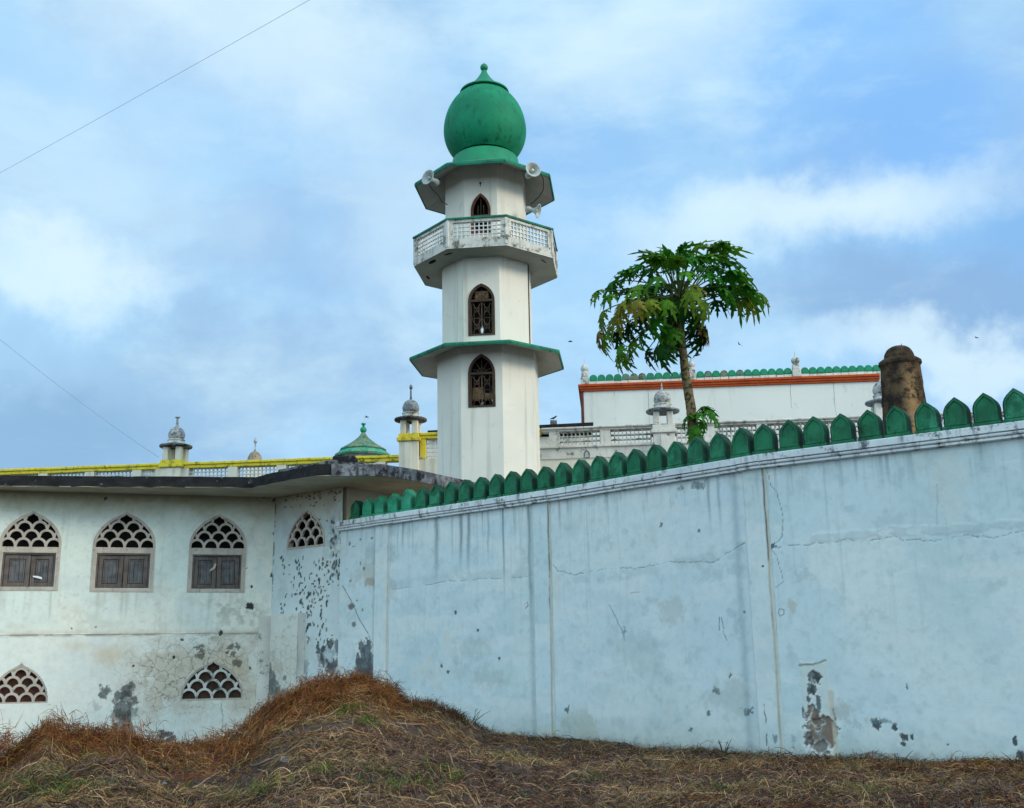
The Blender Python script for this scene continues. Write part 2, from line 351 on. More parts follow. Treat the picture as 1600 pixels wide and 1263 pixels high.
# ================================================================== BOUNDARY WALL
ZC = 4.54
wp = [at(u, v, z=ZC) for u, v in ((538, 815), (860, 767), (1195, 711), (1600, 660))]
dirR = (wp[3] - wp[2]).normalized(); wp.append(wp[3] + dirR * 3.0); del wp[3]
wp[0] = wp[0] - (wp[1] - wp[0]).normalized() * .12
wp = [Vector((p.x, p.y, 0)) for p in wp]
bw = thing('boundary_wall', (wp[1].x, wp[1].y, 0), 'long pale blue plastered boundary wall topped with green pointed merlons', 'wall')
BLUE = (.55, .67, .71); DK = (.05, .075, .085)
planes = [Plane(wp[i], wp[i + 1]) for i in range(3)]
pil_px = [(586, 608), (833, 860), (1160, 1195)]
pil_pl = [0, 0, 1]
def wash(c, seed):
    c.tint(.5, .40, .65, (.64, .72, .72), .7, seed); c.tint(.8, .50, .72, (.47, .60, .62), .5, seed + 3)
    c.tint(1.6, .55, .78, (.45, .55, .58), .3, seed + 5); c.tint(5, .58, .76, (.36, .46, .48), .35, seed + 7); c.tint(14, .6, .8, (.30, .38, .40), .18, seed + 13)
    c.tint(1.1, .6, .75, (.62, .62, .54), .4, seed + 9, (1, .7))
    c.tint(2.2, .5, .7, (.68, .74, .74), .5, seed + 15, (.5, 1.6)); c.mix(sst(.62, .8, fbm(c.S * 14, c.Z * .45, seed + 17, 4, .6)) * .30 * sst(1., 3.8, c.Z), (.26, .36, .38))
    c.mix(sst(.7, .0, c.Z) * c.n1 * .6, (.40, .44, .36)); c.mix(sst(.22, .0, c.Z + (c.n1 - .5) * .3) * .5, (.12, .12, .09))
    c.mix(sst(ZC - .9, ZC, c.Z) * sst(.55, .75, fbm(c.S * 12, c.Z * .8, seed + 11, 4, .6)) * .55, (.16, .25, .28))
def wall_details(c, k):
    if k == 0:
        for u, v1, w, a in ((622, 880, .02, .5), (630, 870, .04, .6), (645, 890, .015, .5), (682, 930, .06, .75), (707, 890, .015, .5), (720, 905, .05, .8), (732, 915, .045, .7), (754, 890, .015, .3), (762, 900, .03, .5), (786, 940, .025, 1.), (826, 1020, .035, .7), (640, 860, .02, .3), (668, 840, .02, .3), (803, 860, .03, .3)):
            c.streak(u, 812 - .15 * (u - 600), v1, w, (.10, .17, .20), a)
        c.line([(612, 921), (650, 917), (700, 909), (760, 905), (800, 903), (832, 900)], .007, (.18, .25, .27), .8, .03, .45, .006)
        c.line([(612, 913), (700, 903), (832, 893)], .10, (.38, .48, .50), .35, .06, .4)
        c.blob(821, 945, 4, 5, (.55, .62, .66), .9, .1); c.line([(824, 941), (825, 947), (821, 951)], .008, (.04, .06, .07), 1, 0)  # white round spot, its shadow painted as a dark curve
        for u, v in ((747, 985), (690, 1040), (712, 957), (780, 1030), (700, 1050)): c.blob(u, v, 2, 3, DK, .9, .5)
        for u, v in ((740, 1010), (720, 1050), (770, 1060)): c.blob(u, v, 22, 14, (.33, .40, .36), .3, .8, .5)
        c.blob(600, 888, 16, 50, (.2, .25, .24), .25, 1.3, .6)
        c.line([(588, 830), (590, 880), (587, 930), (590, 1000), (592, 1090)], .02, (.06, .08, .09), .8, .02, .42)
        c.blob(575, 895, 22, 16, (.44, .40, .30), .45, .9, .5); c.blob(578, 910, 10, 6, (.25, .2, .13), .5, .9, .3)
        for _ in range(10): c.blob(random.uniform(540, 582), random.uniform(835, 960), random.uniform(1, 2.5), random.uniform(1, 4), DK, .7, .6)
        c.line([(535, 915), (552, 945), (560, 965), (575, 990), (585, 1015), (590, 1040)], .012, DK, .9, .01)
        c.blob(549, 948, 5, 5, (.10, .12, .12), .9, .3, .3); c.blob(553, 976, 4, 5, (.14, .17, .17), .9, .3, .3)
        c.blob(575, 1040, 18, 32, (.035, .055, .07), .92, .8); c.blob(558, 1060, 14, 20, (.06, .085, .10), .8, .9)
    if k == 1:
        c.line([(865, 882), (872, 893), (900, 898), (930, 892), (955, 889), (1000, 888), (1045, 878), (1085, 879), (1115, 880), (1135, 865), (1155, 853), (1164, 848)], .0065, (.16, .21, .22), .85, .03, .38, .008)
        c.line([(900, 905), (1010, 893), (1110, 872), (1160, 862)], .09, (.38, .48, .50), .35, .06, .42)
        c.line([(952, 945), (962, 965), (972, 985), (976, 1000)], .008, DK, .8, .02); c.blob(976, 988, 3, 6, DK, .6, .9)
        c.line([(1125, 963), (1123, 985)], .007, DK, .9, .02); c.line([(1128, 965), (1131, 990), (1136, 1000)], .008, DK, .8, .02); c.blob(1150, 975, 8, 14, (.35, .45, .48), .4, 1.)
        c.blob(1143, 958, 8, 7, (.38, .46, .50), .5, .6, .4)
        for u, v in ((1065, 762), (1085, 760), (1092, 758), (1099, 757)): c.blob(u, v, 4, 5, (.12, .18, .2), .7, 1.)
        for u, v, r in ((1092, 830, 2), (1033, 821, 4), (886, 1110, 3), (1118, 1078, 4), (1120, 1082, 4), (1168, 1112, 7), (1169, 1115, 5), (1106, 1115, 4), (1163, 957, 2), (1080, 1140, 3), (1140, 1055, 3)): c.blob(u, v, r, r, DK, .8, .8)
        c.blob(1055, 955, 26, 16, (.36, .40, .38), .4, .9, .5); c.blob(1130, 1090, 26, 26, (.38, .43, .38), .4, .9, .5); c.blob(905, 1130, 30, 22, (.36, .42, .34), .45, .9, .5); c.blob(1000, 1010, 40, 30, (.36, .48, .48), .35, .9, .5)
        c.line([(985, 927), (1000, 925)], .01, (.35, .22, .13), .6, .01)
        for u in (874, 1105, 1120): c.streak(u, 770 - .165 * (u - 850), 850, .03, (.14, .22, .25), .55)
        c.line([(889, 1102), (887, 1115)], .012, (.12, .09, .07), .9, .0)
    if k == 2:
        c.line([(1200, 738), (1204, 758), (1213, 768), (1219, 790), (1224, 810), (1222, 838), (1216, 846), (1206, 852)], .006, (.15, .18, .19), .9, .015, 0, .005)
        c.line([(1205, 858), (1214, 868), (1219, 890), (1224, 908), (1212, 918)], .006, (.16, .18, .18), .8, .015)
        c.blob(1207, 855, 5, 4, DK, .9, .8)
        c.line([(1205, 855), (1250, 852), (1290, 850), (1325, 842), (1345, 848), (1400, 840), (1450, 846), (1510, 838), (1560, 840), (1600, 832)], .0065, (.20, .27, .29), .75, .05, .42, .007)
        c.line([(1270, 843), (1320, 838), (1400, 830), (1480, 828), (1600, 818)], .07, (.40, .50, .53), .4, .06, .42, -.006)
        c.line([(1218, 951), (1225, 953), (1225, 960), (1219, 963), (1216, 957), (1218, 951)], .008, (.12, .12, .1), .8, .005)
        c.blob(1238, 945, 10, 9, (.40, .37, .27), .5, .8, .5); c.blob(1255, 900, 16, 10, (.22, .32, .34), .3, 1., .5)
        # repaired patch with peeled paint and a hole in the plaster
        a0, b0 = c.P(1250, 1035); a1, b1 = c.P(1304, 1183)
        W = 1. * (c.S + (c.n1 - .5) * .05 > a0) * (c.S + (c.n1 - .5) * .04 < a1 - .02 * 0) * (c.Z + (c.n1 - .5) * .08 < b0 + .0)
        c.mix(W * (.55 + .35 * c.n2), (.56, .62, .60)); c.D += -1. * W * .006
        c.line([(1249, 1040), (1262, 1040), (1275, 1036), (1290, 1034)], .018, (.16, .18, .12), .8, .03, .4)
        c.blob(1272, 1058, 8, 12, (.03, .04, .045), .96, .6, dent=.008); c.blob(1268, 1076, 8, 10, (.035, .045, .05), .96, .7, dent=.008); c.blob(1263, 1092, 3, 7, (.04, .06, .08), .9, .5)
        c.blob(1279, 1102, 4, 14, (.05, .08, .09), .9, .4); c.blob(1256, 1114, 2.5, 10, (.05, .08, .09), .9, .5)
        c.blob(1283, 1150, 20, 25, (.19, .135, .10), .97, .45, .05, dent=.035); c.blob(1270, 1118, 10, 17, (.18, .13, .095), .95, .6, .05, dent=.03); c.blob(1263, 1160, 7, 13, (.09, .07, .065), .9, .6, dent=.02); c.blob(1281, 1168, 10, 10, (.15, .12, .1), .9, .4, dent=.03)
        c.line([(1270, 1100), (1266, 1118), (1264, 1135)], .018, (.5, .58, .56), .7, .02, .5)
        c.line([(1298, 1082), (1303, 1130), (1308, 1185)], .045, (.52, .49, .40), .8, .012)
        c.line([(1301, 1108), (1305, 1125)], .012, (.06, .06, .06), .8, .02); c.blob(1314, 1110, 16, 12, (.36, .35, .30), .5, .8, .5)
        for u, v, ru, rv in ((1370, 1132, 8, 8), (1398, 1138, 5, 6), (1413, 1152, 5, 6), (1410, 1163, 4, 4), (1424, 1153, 3, 5), (1312, 1140, 2, 2), (1417, 1073, 1.6, 3), (1222, 1160, 2, 2), (1481, 1164, 1.6, 2), (1587, 1160, 4, 7), (1598, 1180, 8, 6)): c.blob(u, v, ru, rv, (.04, .06, .075), .95, .6, dent=.008)
        c.blob(1371, 1127, 12, 4, (.12, .2, .22), .7, .9); c.blob(1337, 1133, 12, 8, (.32, .42, .44), .5, .9)
        c.blob(1240, 1155, 4, 9, (.2, .3, .33), .5, 1.)
        c.line([(1300, 1183), (1360, 1178), (1390, 1186), (1430, 1190), (1500, 1192)], .02, (.07, .06, .05), .7, .05, .45)
        c.line([(1465, 755), (1464, 820)], .01, (.24, .33, .36), .4, .02)
for k, pl in enumerate(planes):
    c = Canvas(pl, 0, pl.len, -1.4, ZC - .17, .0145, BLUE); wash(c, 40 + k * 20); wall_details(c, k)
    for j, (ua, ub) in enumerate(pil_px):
        if pil_pl[j] == k:     # soft shade and grime painted in at the pilaster's left return
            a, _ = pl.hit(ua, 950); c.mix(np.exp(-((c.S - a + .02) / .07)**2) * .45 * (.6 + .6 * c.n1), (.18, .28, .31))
    if k > 0: c.line([(pil_px[k][1] + 3 + (0, 1, 2)[k] if False else (860, 1195)[k - 1] + 2, 700), ((880, 1222)[k - 1] + 2, 1180)], .016, (.40, .36, .26), .0, .01)
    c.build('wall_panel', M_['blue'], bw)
def pilaster(pl, ua, ub, va, jn, k):
    a, _ = pl.hit(ua, va); b, _ = pl.hit(ub, va); b = min(b, pl.len)
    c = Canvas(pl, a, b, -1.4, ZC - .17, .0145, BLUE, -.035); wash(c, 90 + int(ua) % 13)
    c.D[:, 0] = .02; c.D[:, -1] = .02; c.D[:, 1] = -.02
    # stained joint along the right edge
    w = .022; wob = (fbm(c.Z * 3, c.Z * 0 + 2, 5, 3, .6) - .5) * .03
    jx = np.exp(-((c.S - b + .035 + wob) / w)**2)
    if k == 0: jx = np.exp(-((c.S - b + .03) / .018)**2) * .8
    c.mix(jx * (.75 + .2 * c.n1), (.44, .38, .27))
    dk = np.exp(-((c.S - b + .05 + wob) / .014)**2) * sst(.42, .6, fbm(c.S * 4, c.Z * 2.2, 9, 4, .7)) * (sst(1.2, 3.6, c.Z) * .75 + .25)
    c.mix(dk * (.95 if k else .3), (.05, .045, .03)); c.D += dk * .01
    if k == 2:
        c.line([(1196, 1100), (1198, 1130), (1200, 1165)], .012, (.04, .07, .09), .9, .03, .42); c.blob(1213, 1155, 3, 6, (.1, .14, .15), .7, .8); c.blob(1194, 885, 2, 2, DK, 1, .4); c.blob(1163, 957, 2, 2, DK, 1, .4)
    c.build('pilaster', M_['blue'], bw)
pilaster(planes[0], 586, 609, 900, 608, 0); pilaster(planes[0], 832, 862, 770, 860, 1); pilaster(planes[1], 1158, 1196, 712, 1195, 2)
# body behind the plaster, one solid per segment
m = MB()
for pl in planes:
    m.M = pl.M; m.box(-.0, pl.len, .10, .26, -1.4, ZC - .06)
m.build('wall_core', M_['capw'], bw)
# cap moulding: swept profile (out = towards the street)
def sweep(mb, pts, prof):
    n = len(prof); vs = []
    for i, p in enumerate(pts):
        d0 = (pts[i] - pts[i - 1]).normalized() if i else None; d1 = (pts[i + 1] - pts[i]).normalized() if i < len(pts) - 1 else None
        d = ((d0 or d1) + (d1 or d0)).normalized(); nn = Vector((d.y, -d.x, 0)); k = 1 / max(.3, nn.dot(Vector(((d1 or d0).y, -(d1 or d0).x, 0))))
        for o_, z in prof: q = p + nn * o_ * k; vs.append((q.x, q.y, z))
    fs = []
    for i in range(len(pts) - 1):
        for j in range(n): fs.append((i * n + j, i * n + (j + 1) % n, (i + 1) * n + (j + 1) % n, (i + 1) * n + j))
    fs.append(tuple(range(n))); fs.append(tuple(range((len(pts) - 1) * n, len(pts) * n)))
    mb.add(vs, fs)
m = MB()
tor = [(.085 + .028 * math.cos(a), ZC - .138 + .026 * math.sin(a)) for a in np.linspace(PI / 2, -PI / 2, 7)]
def subdiv(pts, L=.6):
    out = []
    for a, b in zip(pts[:-1], pts[1:]):
        k = max(1, int((b - a).length / L))
        for i in range(k):
            q = a.lerp(b, i / k); out.append(q)
    return out + [pts[-1]]
cp = subdiv(wp)
prof = [(-.28, ZC), (.13, ZC), (.135, ZC - .012), (.13, ZC - .105), (.06, ZC - .112)] + tor + [(.06, ZC - .168), (.085, ZC - .173), (.085, ZC - .205), (.02, ZC - .218), (-.28, ZC - .218)]
sweep(m, cp, prof); m.build('cap_moulding', M_['capw'], bw)
# breaks in the cap over each pilaster
for (ua, ub), k in zip(pil_px, pil_pl):
    pl = planes[k]; a, _ = pl.hit(ua, 760 if k else 790); b, _ = pl.hit(ub, 760 if k else 790); b = min(b, pl.len)
    m = MB(pl.M); ln = [Vector((a, 0, 0)), Vector((b, 0, 0))]
    sweep(m, ln, [(o_ + .03 if o_ > 0 else -.02, z + (-.004 if z == ZC else .0)) for o_, z in prof]); m.build('cap_moulding', M_['capw'], bw)
# merlons
def archpts(w, h, zs, n=7):
    """pointed arch outline, width w, total height h, straight sides up to zs; counter-clockwise from bottom left"""
    R_ = [(x * w / 2, zs + z * (h - zs)) for x, z in ((1, 0), (.99, .15), (.93, .33), (.80, .52), (.58, .70), (.30, .87), (0, 1.04))]
    return [(-w / 2, 0), (w / 2, 0)] + R_ + [(-x, z) for x, z in R_[-2::-1]]
def inset(o, d, cx, cz):
    out = []
    n = len(o)
    for i in range(n):
        a = Vector(o[i - 1]); b = Vector(o[i]); c = Vector(o[(i + 1) % n])
        e1 = (b - a); e2 = (c - b)
        e1 = e1.normalized() if e1.length > 1e-6 else e2.normalized(); e2 = e2.normalized() if e2.length > 1e-6 else e1
        nn = (Vector((-e1.y, e1.x)) + Vector((-e2.y, e2.x)))
        nn = nn.normalized() if nn.length > 1e-6 else Vector((-e1.y, e1.x)); k = 1 / max(.45, nn.dot(Vector((-e1.y, e1.x))))
        out.append(tuple(b + nn * d * min(k, 1.6)))
    return out
def merlon(pl, s, mats, w=.375, h=.47, th=.19, tilt=0., parent=None, z0=ZC, name='merlon'):
    m = MB(pl.M @ Matrix.Translation((s, -.10, z0 - .004)) @ Matrix.Rotation(tilt, 4, 'Y'))
    m.cur = 0; m.box(-w / 2 - .012, w / 2 + .012, -.018, th + .01, 0, .055)
    o = [(x, z + .045) for x, z in archpts(w, h - .045, .40 * h)]
    n = len(o); i1 = inset(o, .022, 0, 0); i2 = inset(o, .042, 0, 0); i3 = inset(o, .052, 0, 0)
    loops = [(o, th), (o, .016), (i1, 0.), (i2, .0), (i3, .016)]
    vs = [(x, y, z) for lp, y in loops for x, z in lp]
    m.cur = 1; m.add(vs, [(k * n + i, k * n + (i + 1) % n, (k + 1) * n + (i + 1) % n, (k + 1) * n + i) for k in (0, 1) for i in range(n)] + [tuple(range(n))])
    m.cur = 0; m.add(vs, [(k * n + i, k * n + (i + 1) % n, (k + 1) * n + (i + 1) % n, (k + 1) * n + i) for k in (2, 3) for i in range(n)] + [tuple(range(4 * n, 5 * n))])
    o_ = m.build(name, mats, parent)
    return o_
mcx = [553, 572, 591, 612, 634, 656, 678, 701, 724, 748, 772, 797, 822, 849, 876, 903, 932, 961, 990, 1022, 1054, 1087, 1121, 1157, 1193, 1233, 1273, 1315, 1359, 1402, 1449, 1494, 1542, 1590]
def wallpos(u):
    for k, pl in enumerate(planes):
        v = np.interp(u, [538, 860, 1195, 1600], [815, 767, 711, 660]) - 3
        s, _ = pl.hit(u, v, -.1)
        if s <= pl.len + (.1 if k == 0 else 0) or k == 2: return pl, s
lastk = None
for i, u in enumerate(mcx):
    pl, s = wallpos(u + 0.5)
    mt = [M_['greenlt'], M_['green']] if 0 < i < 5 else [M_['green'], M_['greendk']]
    o = merlon(pl, s, mt, w=.338 + random.uniform(-.012, .012), h=.475 + random.uniform(-.012, .012) - (.0 if u > 620 else .05), tilt=random.uniform(-.03, .03), parent=bw)
    if i == 0: o['label'] = 'leftmost merlon with its green paint worn to tan in the middle'
    lastk = s
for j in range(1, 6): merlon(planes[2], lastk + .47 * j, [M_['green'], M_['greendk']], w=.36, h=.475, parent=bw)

# ================================================================== ANNEX (left building)
ZE = 5.37
fa = at(0, 767, z=ZE); fb = at(430, 778, z=ZE); fc = at(536, 760.5, z=ZE); fd = at(595, 770, z=ZE)
dF = (fb - fa).normalized(); fa0 = fa - dF * 4.0
PF = Plane(fa0, fb); PB = Plane(fb, fc); PK = Plane(fc, fc + (fd - fc).normalized() * 7)
an = thing('annex_building', (fb.x, fb.y, 0), 'low pale plastered building with wide dark-edged eave and arched lattice windows', 'building')
FC = (.68, .76, .70)
cF = Canvas(PF, 0, PF.len, -1.8, ZE, .0175, FC)
def facade_paint(c):
    c.tint(.5, .4, .65, (.80, .78, .68), .6, 3); c.tint(1.2, .5, .7, (.60, .68, .66), .6, 6); c.tint(3, .55, .75, (.56, .56, .48), .4, 9); c.tint(10, .58, .8, (.45, .46, .42), .35, 12); c.mix(sst(.62, .8, fbm(c.S * 12, c.Z * .5, 19, 4, .6)) * .25, (.45, .48, .42))
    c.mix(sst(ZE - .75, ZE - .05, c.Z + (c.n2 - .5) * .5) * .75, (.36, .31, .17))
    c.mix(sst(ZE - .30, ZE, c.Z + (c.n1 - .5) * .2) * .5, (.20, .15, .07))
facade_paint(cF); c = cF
_, zb = c.P(200, 991)
low = (c.Z < zb + (fbm(c.S * 1.2, c.Z * 0, 3) - .5) * .02)
c.D -= low * .025
c.mix(low * .45, (.70, .74, .72))
band = np.exp(-((c.Z - zb + .01) / .035)**2); c.mix(band * sst(.38, .6, fbm(c.S * 2.5, c.Z * 9, 14, 4, .6)) * .85, (.20, .16, .11)); c.mix(np.exp(-((c.Z - zb - .05) / .05)**2) * .4, (.60, .50, .40))
c.mix(np.exp(-((c.Z - zb) / .009)**2) * .8, (.10, .09, .07))
# cracked and damp area
def gz(u, v, ru, rv, amt=1):
    a, b = c.P(u, v); a1, _ = c.P(u + ru, v); _, b1 = c.P(u, v - rv)
    return np.exp(-(((c.S - a) / (a1 - a))**2 + ((c.Z - b) / (b1 - b))**2) * .9 + (c.n2 - .5) * 2.2) * amt
W = gz(325, 1045, 95, 62) + gz(250, 1060, 40, 40) ; W = np.clip(W, 0, 1) * (c.Z < zb)
c.A += W; c.mix(W * .7 * sst(.3, .65, c.n2 + .1), (.52, .44, .33)); c.mix(W * sst(.50, .68, c.n1) * .6, (.40, .36, .28))
W2 = np.clip(gz(370, 960, 50, 28), 0, 1); c.mix(W2 * sst(.4, .65, c.n1) * .65, (.34, .36, .30))
c.mix(np.clip(gz(375, 1060, 26, 60), 0, 1) * .45, (.50, .42, .30)); c.mix(np.clip(gz(170, 1023, 22, 12), 0, 1) * .6, (.55, .44, .28)); c.mix(np.clip(gz(120, 1010, 20, 8), 0, 1) * .4, (.55, .44, .28)); c.mix(np.clip(gz(190, 905, 40, 30), 0, 1) * .25, (.6, .5, .42))
MD = (.045, .048, .048)
for u, v, ru, rv, a in ((166, 1083, 8, 9, .85), (150, 1102, 8, 6, .3), (190, 1084, 14, 9, .8), (200, 1080, 8, 12, .8), (206, 1070, 4, 8, .8), (197, 1105, 12, 16, .75), (180, 1117, 10, 9, .6), (193, 1130, 12, 16, .7), (203, 1120, 9, 10, .5), (205, 1098, 10, 7, .8), (188, 1142, 18, 10, .6), (259, 1148, 9, 7, .9), (252, 1143, 4, 3, .9), (268, 1155, 6, 5, .9), (15, 1175, 18, 10, .5), (0, 1165, 12, 14, .4), (90, 1170, 22, 10, .3)):
    c.blob(u, v, ru, rv, MD, a, .9, .25)
for u, v, r in ((391, 946, 5), (345, 990, 4), (284, 1000, 2.4), (272, 1027, 2.4), (112, 983, 1.8), (393, 917, 2), (385, 888, 1.6), (150, 980, 1.2), (208, 1041, 1.5), (391, 1044, 2), (355, 1020, 2)): c.blob(u, v, r, r, (.02, .018, .015), .98, .6, dent=.01)
for u, v in ((313, 1010), (315, 1018), (308, 1013), (312, 1026), (360, 1012), (363, 1022), (372, 1008), (368, 1035), (375, 1037)): c.blob(u, v, 4, 4, (.08, .07, .05), .8, 1.2)
c.line([(345, 1100), (348, 1120), (347, 1145)], .012, (.2, .17, .12), .7, .03); c.line([(346, 995), (347, 1030)], .015, (.35, .3, .22), .6, .03)
c.line([(432, 780), (431, 830), (430, 900), (429, 960)], .012, (.05, .04, .03), .9, .02)
for u, v, ru, rv in ((433, 803, 3, 6), (432, 836, 4, 7), (430, 872, 3, 6), (429, 898, 5, 5), (429, 935, 2.5, 8), (428, 955, 2.5, 7), (412, 777, 4, 3), (399, 776, 3, 2), (165, 779, 2, 2), (430, 780, 4, 3)): c.blob(u, v, ru, rv, (.025, .02, .015), .95, .6)
# arches
AP = [(1, 0), (1.0, .10), (.985, .22), (.95, .34), (.88, .47), (.78, .59), (.66, .70), (.52, .80), (.36, .885), (.2, .95), (.08, .995), (0, 1.05)]
def arch_outline(w, zb_, zt_, inset_=0.):
    h = zt_ - zb_; hw = w / 2 - inset_
    r = [(x * hw, zb_ + max(z * h - (inset_ * 1.25 if z > .02 else 0), 0)) for x, z in AP]
    return r + [(-x, z) for x, z in r[-2::-1]]          # from bottom right over the top to bottom left
def inside(pt, poly_):
    x, z = pt; r = False; n = len(poly_)
    for i in range(n):
        (x1, z1), (x2, z2) = poly_[i], poly_[(i + 1) % n]
        if (z1 > z) != (z2 > z) and x < (x2 - x1) * (z - z1) / (z2 - z1) + x1: r = not r
    return r
def lattice(M, cx, w, zb_, zt_, parent, depth=(.03, .08), cells=4, mat='lframe', cut=None):
    """fish-scale screen: rows of overlapping arcs inside a pointed arch"""
    m = MB(M @ Matrix.Translation((cx, 0, 0)))
    pol = arch_outline(w, zb_, zt_, .03); W = w / cells; p = W * .60; t = .027
    y0, y1 = depth
    def arc(x0, z0):
        P_ = [(x0 + W / 2 * math.cos(a), z0 + p * 1.02 * math.sin(a)**.9) for a in np.linspace(.0, PI, 15)]
        for a, b in zip(P_[:-1], P_[1:]):
            mid = ((a[0] + b[0]) / 2, (a[1] + b[1]) / 2)
            if not inside(mid, pol): continue
            d = Vector((b[0] - a[0], b[1] - a[1])).normalized(); nn = Vector((-d.y, d.x)) * t; e = d * .006
            q = [(a[0] - nn.x - e.x, a[1] - nn.y - e.y), (b[0] - nn.x + e.x, b[1] - nn.y + e.y), (b[0] + nn.x + e.x, b[1] + nn.y + e.y), (a[0] + nn.x - e.x, a[1] + nn.y - e.y)]
            m.prism(q, y0 + random.uniform(0, .0015), y1)
    rows = int((zt_ - zb_) / p) + 1
    for k in range(rows):
        for j in range(-cells, cells + 1):
            arc((j + (.5 if k % 2 == 0 else 0.)) * W if cells % 2 == 0 else (j + (0 if k % 2 == 0 else .5)) * W, zb_ + .015 + k * p)
    return m.build('lattice', M_[mat], parent)
def ringframe(m, outer, inner, y0, y1):
    n = len(outer); vs = [(x, y0, z) for x, z in outer] + [(x, y0, z) for x, z in inner] + [(x, y1, z) for x, z in outer] + [(x, y1, z) for x, z in inner]
    f = []
    for i in range(n):
        j = (i + 1) % n
        f += [(i, j, n + j, n + i), (2 * n + i, 2 * n + j, 3 * n + j, 3 * n + i), (i, j, 2 * n + j, 2 * n + i), (n + i, n + j, 3 * n + j, 3 * n + i)]
    m.add(vs, f)
def shutter(M, x0, x1, z0, z1, parent, hinge=0., split=3, tilt=0.):
    piv = x0 if hinge >= 0 else x1
    m = MB(M @ Matrix.Translation((piv, .045, z0)) @ Matrix.Rotation(hinge, 4, 'Z') @ Matrix.Rotation(tilt, 4, 'Y')); a, b = (x0 - piv, x1 - piv); h = z1 - z0; s = .10
    m.cur = 0
    m.cbox(a, a + s, 0, .045, 0, h, .006); m.cbox(b - s, b, 0, .045, 0, h, .006); m.cbox(a + s, b - s, .001, .044, 0, s * .9, .006); m.cbox(a + s, b - s, .001, .044, h - s * .9, h, .006)
    i0, i1 = a + s + .01, b - s - .01
    m.cbox(i0, i0 + .03, .012, .04, s, h - s, .004); m.cbox(i1 - .03, i1, .012, .04, s, h - s, .004); m.cbox(i0 + .03, i1 - .03, .013, .04, s, s + .03, .004); m.cbox(i0 + .03, i1 - .03, .013, .04, h - s - .03, h - s, .004)
    m.cur = 1; w = (i1 - i0 - .06) / split
    for k in range(split): m.cbox(i0 + .03 + k * w + .002, i0 + .03 + (k + 1) * w - .002, .024, .038, s + .03, h - s - .03, .003)
    m.cur = 2; m.box(a, b, .04, .05, .01, h - .01)
    return m.build('shutter', [M_['shut'], M_['shutp'], M_['dark']], parent)
def window(uc, uL, uR, v_apex, v_spr, v_top, v_bot, label=None, ajar=0.):
    sc, _ = PF.hit(uc, 860); a, _ = PF.hit(uL, 900); b, _ = PF.hit(uR, 900); w = b - a; sc = (a + b) / 2
    _, zt_ = PF.hit(uc, v_apex); _, zs = PF.hit(uc, v_spr); _, zo = PF.hit(uc, v_top); _, z0 = PF.hit(uc, v_bot)
    ar = arch_outline(w, zs, zt_ - .04)
    outer = [(sc + x, z) for x, z in ar]; full = outer + [(sc - w / 2, z0), (sc + w / 2, z0)]
    cF.cut([(x * 1. , z) for x, z in full])
    # dark seam round the frame
    m = MB(PF.M); oo = [(sc + x, z) for x, z in arch_outline(w + .03, zs, zt_ - .02)] + [(sc - w / 2 - .015, z0 - .015), (sc + w / 2 + .015, z0 - .015)]
    jam = .085
    ii = [(sc + x, z) for x, z in arch_outline(w, zs, zt_ - .04, .035)] + [(sc - w / 2 + .035, z0 + .035), (sc + w / 2 - .035, z0 + .035)]
    ringframe(m, oo, ii, -.014, .14)
    m.cbox(sc - w / 2 + .03, sc + w / 2 - .03, -.006, .13, zo, zs + .02, .008)                      # transom
    m.cbox(sc - w / 2 + .02, sc - w / 2 + jam, -.004, .13, z0 + .02, zo + .005, .008); m.cbox(sc + w / 2 - jam, sc + w / 2 - .02, -.004, .13, z0 + .02, zo + .005, .008)
    m.cbox(sc - w / 2 + jam - .005, sc + w / 2 - jam + .005, -.002, .13, z0 + .02, z0 + .075, .008)
    fr = m.build('arched_window', M_['lframe'], an)
    if label: fr['label'] = label
    lattice(PF.M, sc, w, zs, zt_ - .04, fr, (.0, .05))
    for k_ in range(5): cF.streak(uL + (uR - uL) * random.random(), v_bot + 2, v_bot + random.uniform(20, 60), random.uniform(.02, .05), (.38, .38, .32), random.uniform(.2, .55))
    m = MB(PF.M); m.box(sc - w / 2, sc + w / 2, .30, .32, z0, zt_ - .02); m.box(sc - w / 2 - .01, sc - w / 2, .05, .32, z0, zt_); m.box(sc + w / 2, sc + w / 2 + .01, .05, .32, z0, zt_); m.box(sc - w / 2, sc + w / 2, .05, .32, zt_, zt_ + .01); m.box(sc - w / 2, sc + w / 2, .1, .32, z0 - .01, z0)
    m.build('recess', M_['dark'], fr)
    m = MB(PF.M); x0, x1 = sc - w / 2 + jam, sc + w / 2 - jam; zz0, zz1 = z0 + .075, zo
    m.box(x0, x0 + .035, .02, .09, zz0, zz1); m.box(x1 - .035, x1, .02, .09, zz0, zz1); m.box(x0 + .035, x1 - .035, .021, .09, zz1 - .035, zz1); m.build('inner_frame', M_['shut'], fr)
    shutter(PF.M, x0 + .04, sc - .008 + ajar, zz0 + .01, zz1 - .045, fr, random.uniform(0, .05), 3, random.uniform(-.004, .012)); shutter(PF.M, sc + .008 + ajar, x1 - .04, zz0 + .012, zz1 - .045, fr, -random.uniform(0, .07), 3, -random.uniform(0, .014))
    return fr, (x0, x1, zz0, zz1, sc)
w1, i1_ = window(43, -5, 91, 799, 856, 864, 922, 'arched window whose right shutter has a broken white pane', .03)
w2, i2_ = window(191, 143, 239, 801, 857, 865, 924)
w3, i3_ = window(338, 294, 382, 804, 858, 867, 925, 'arched window with a scrap of cloth hanging between its shutters')
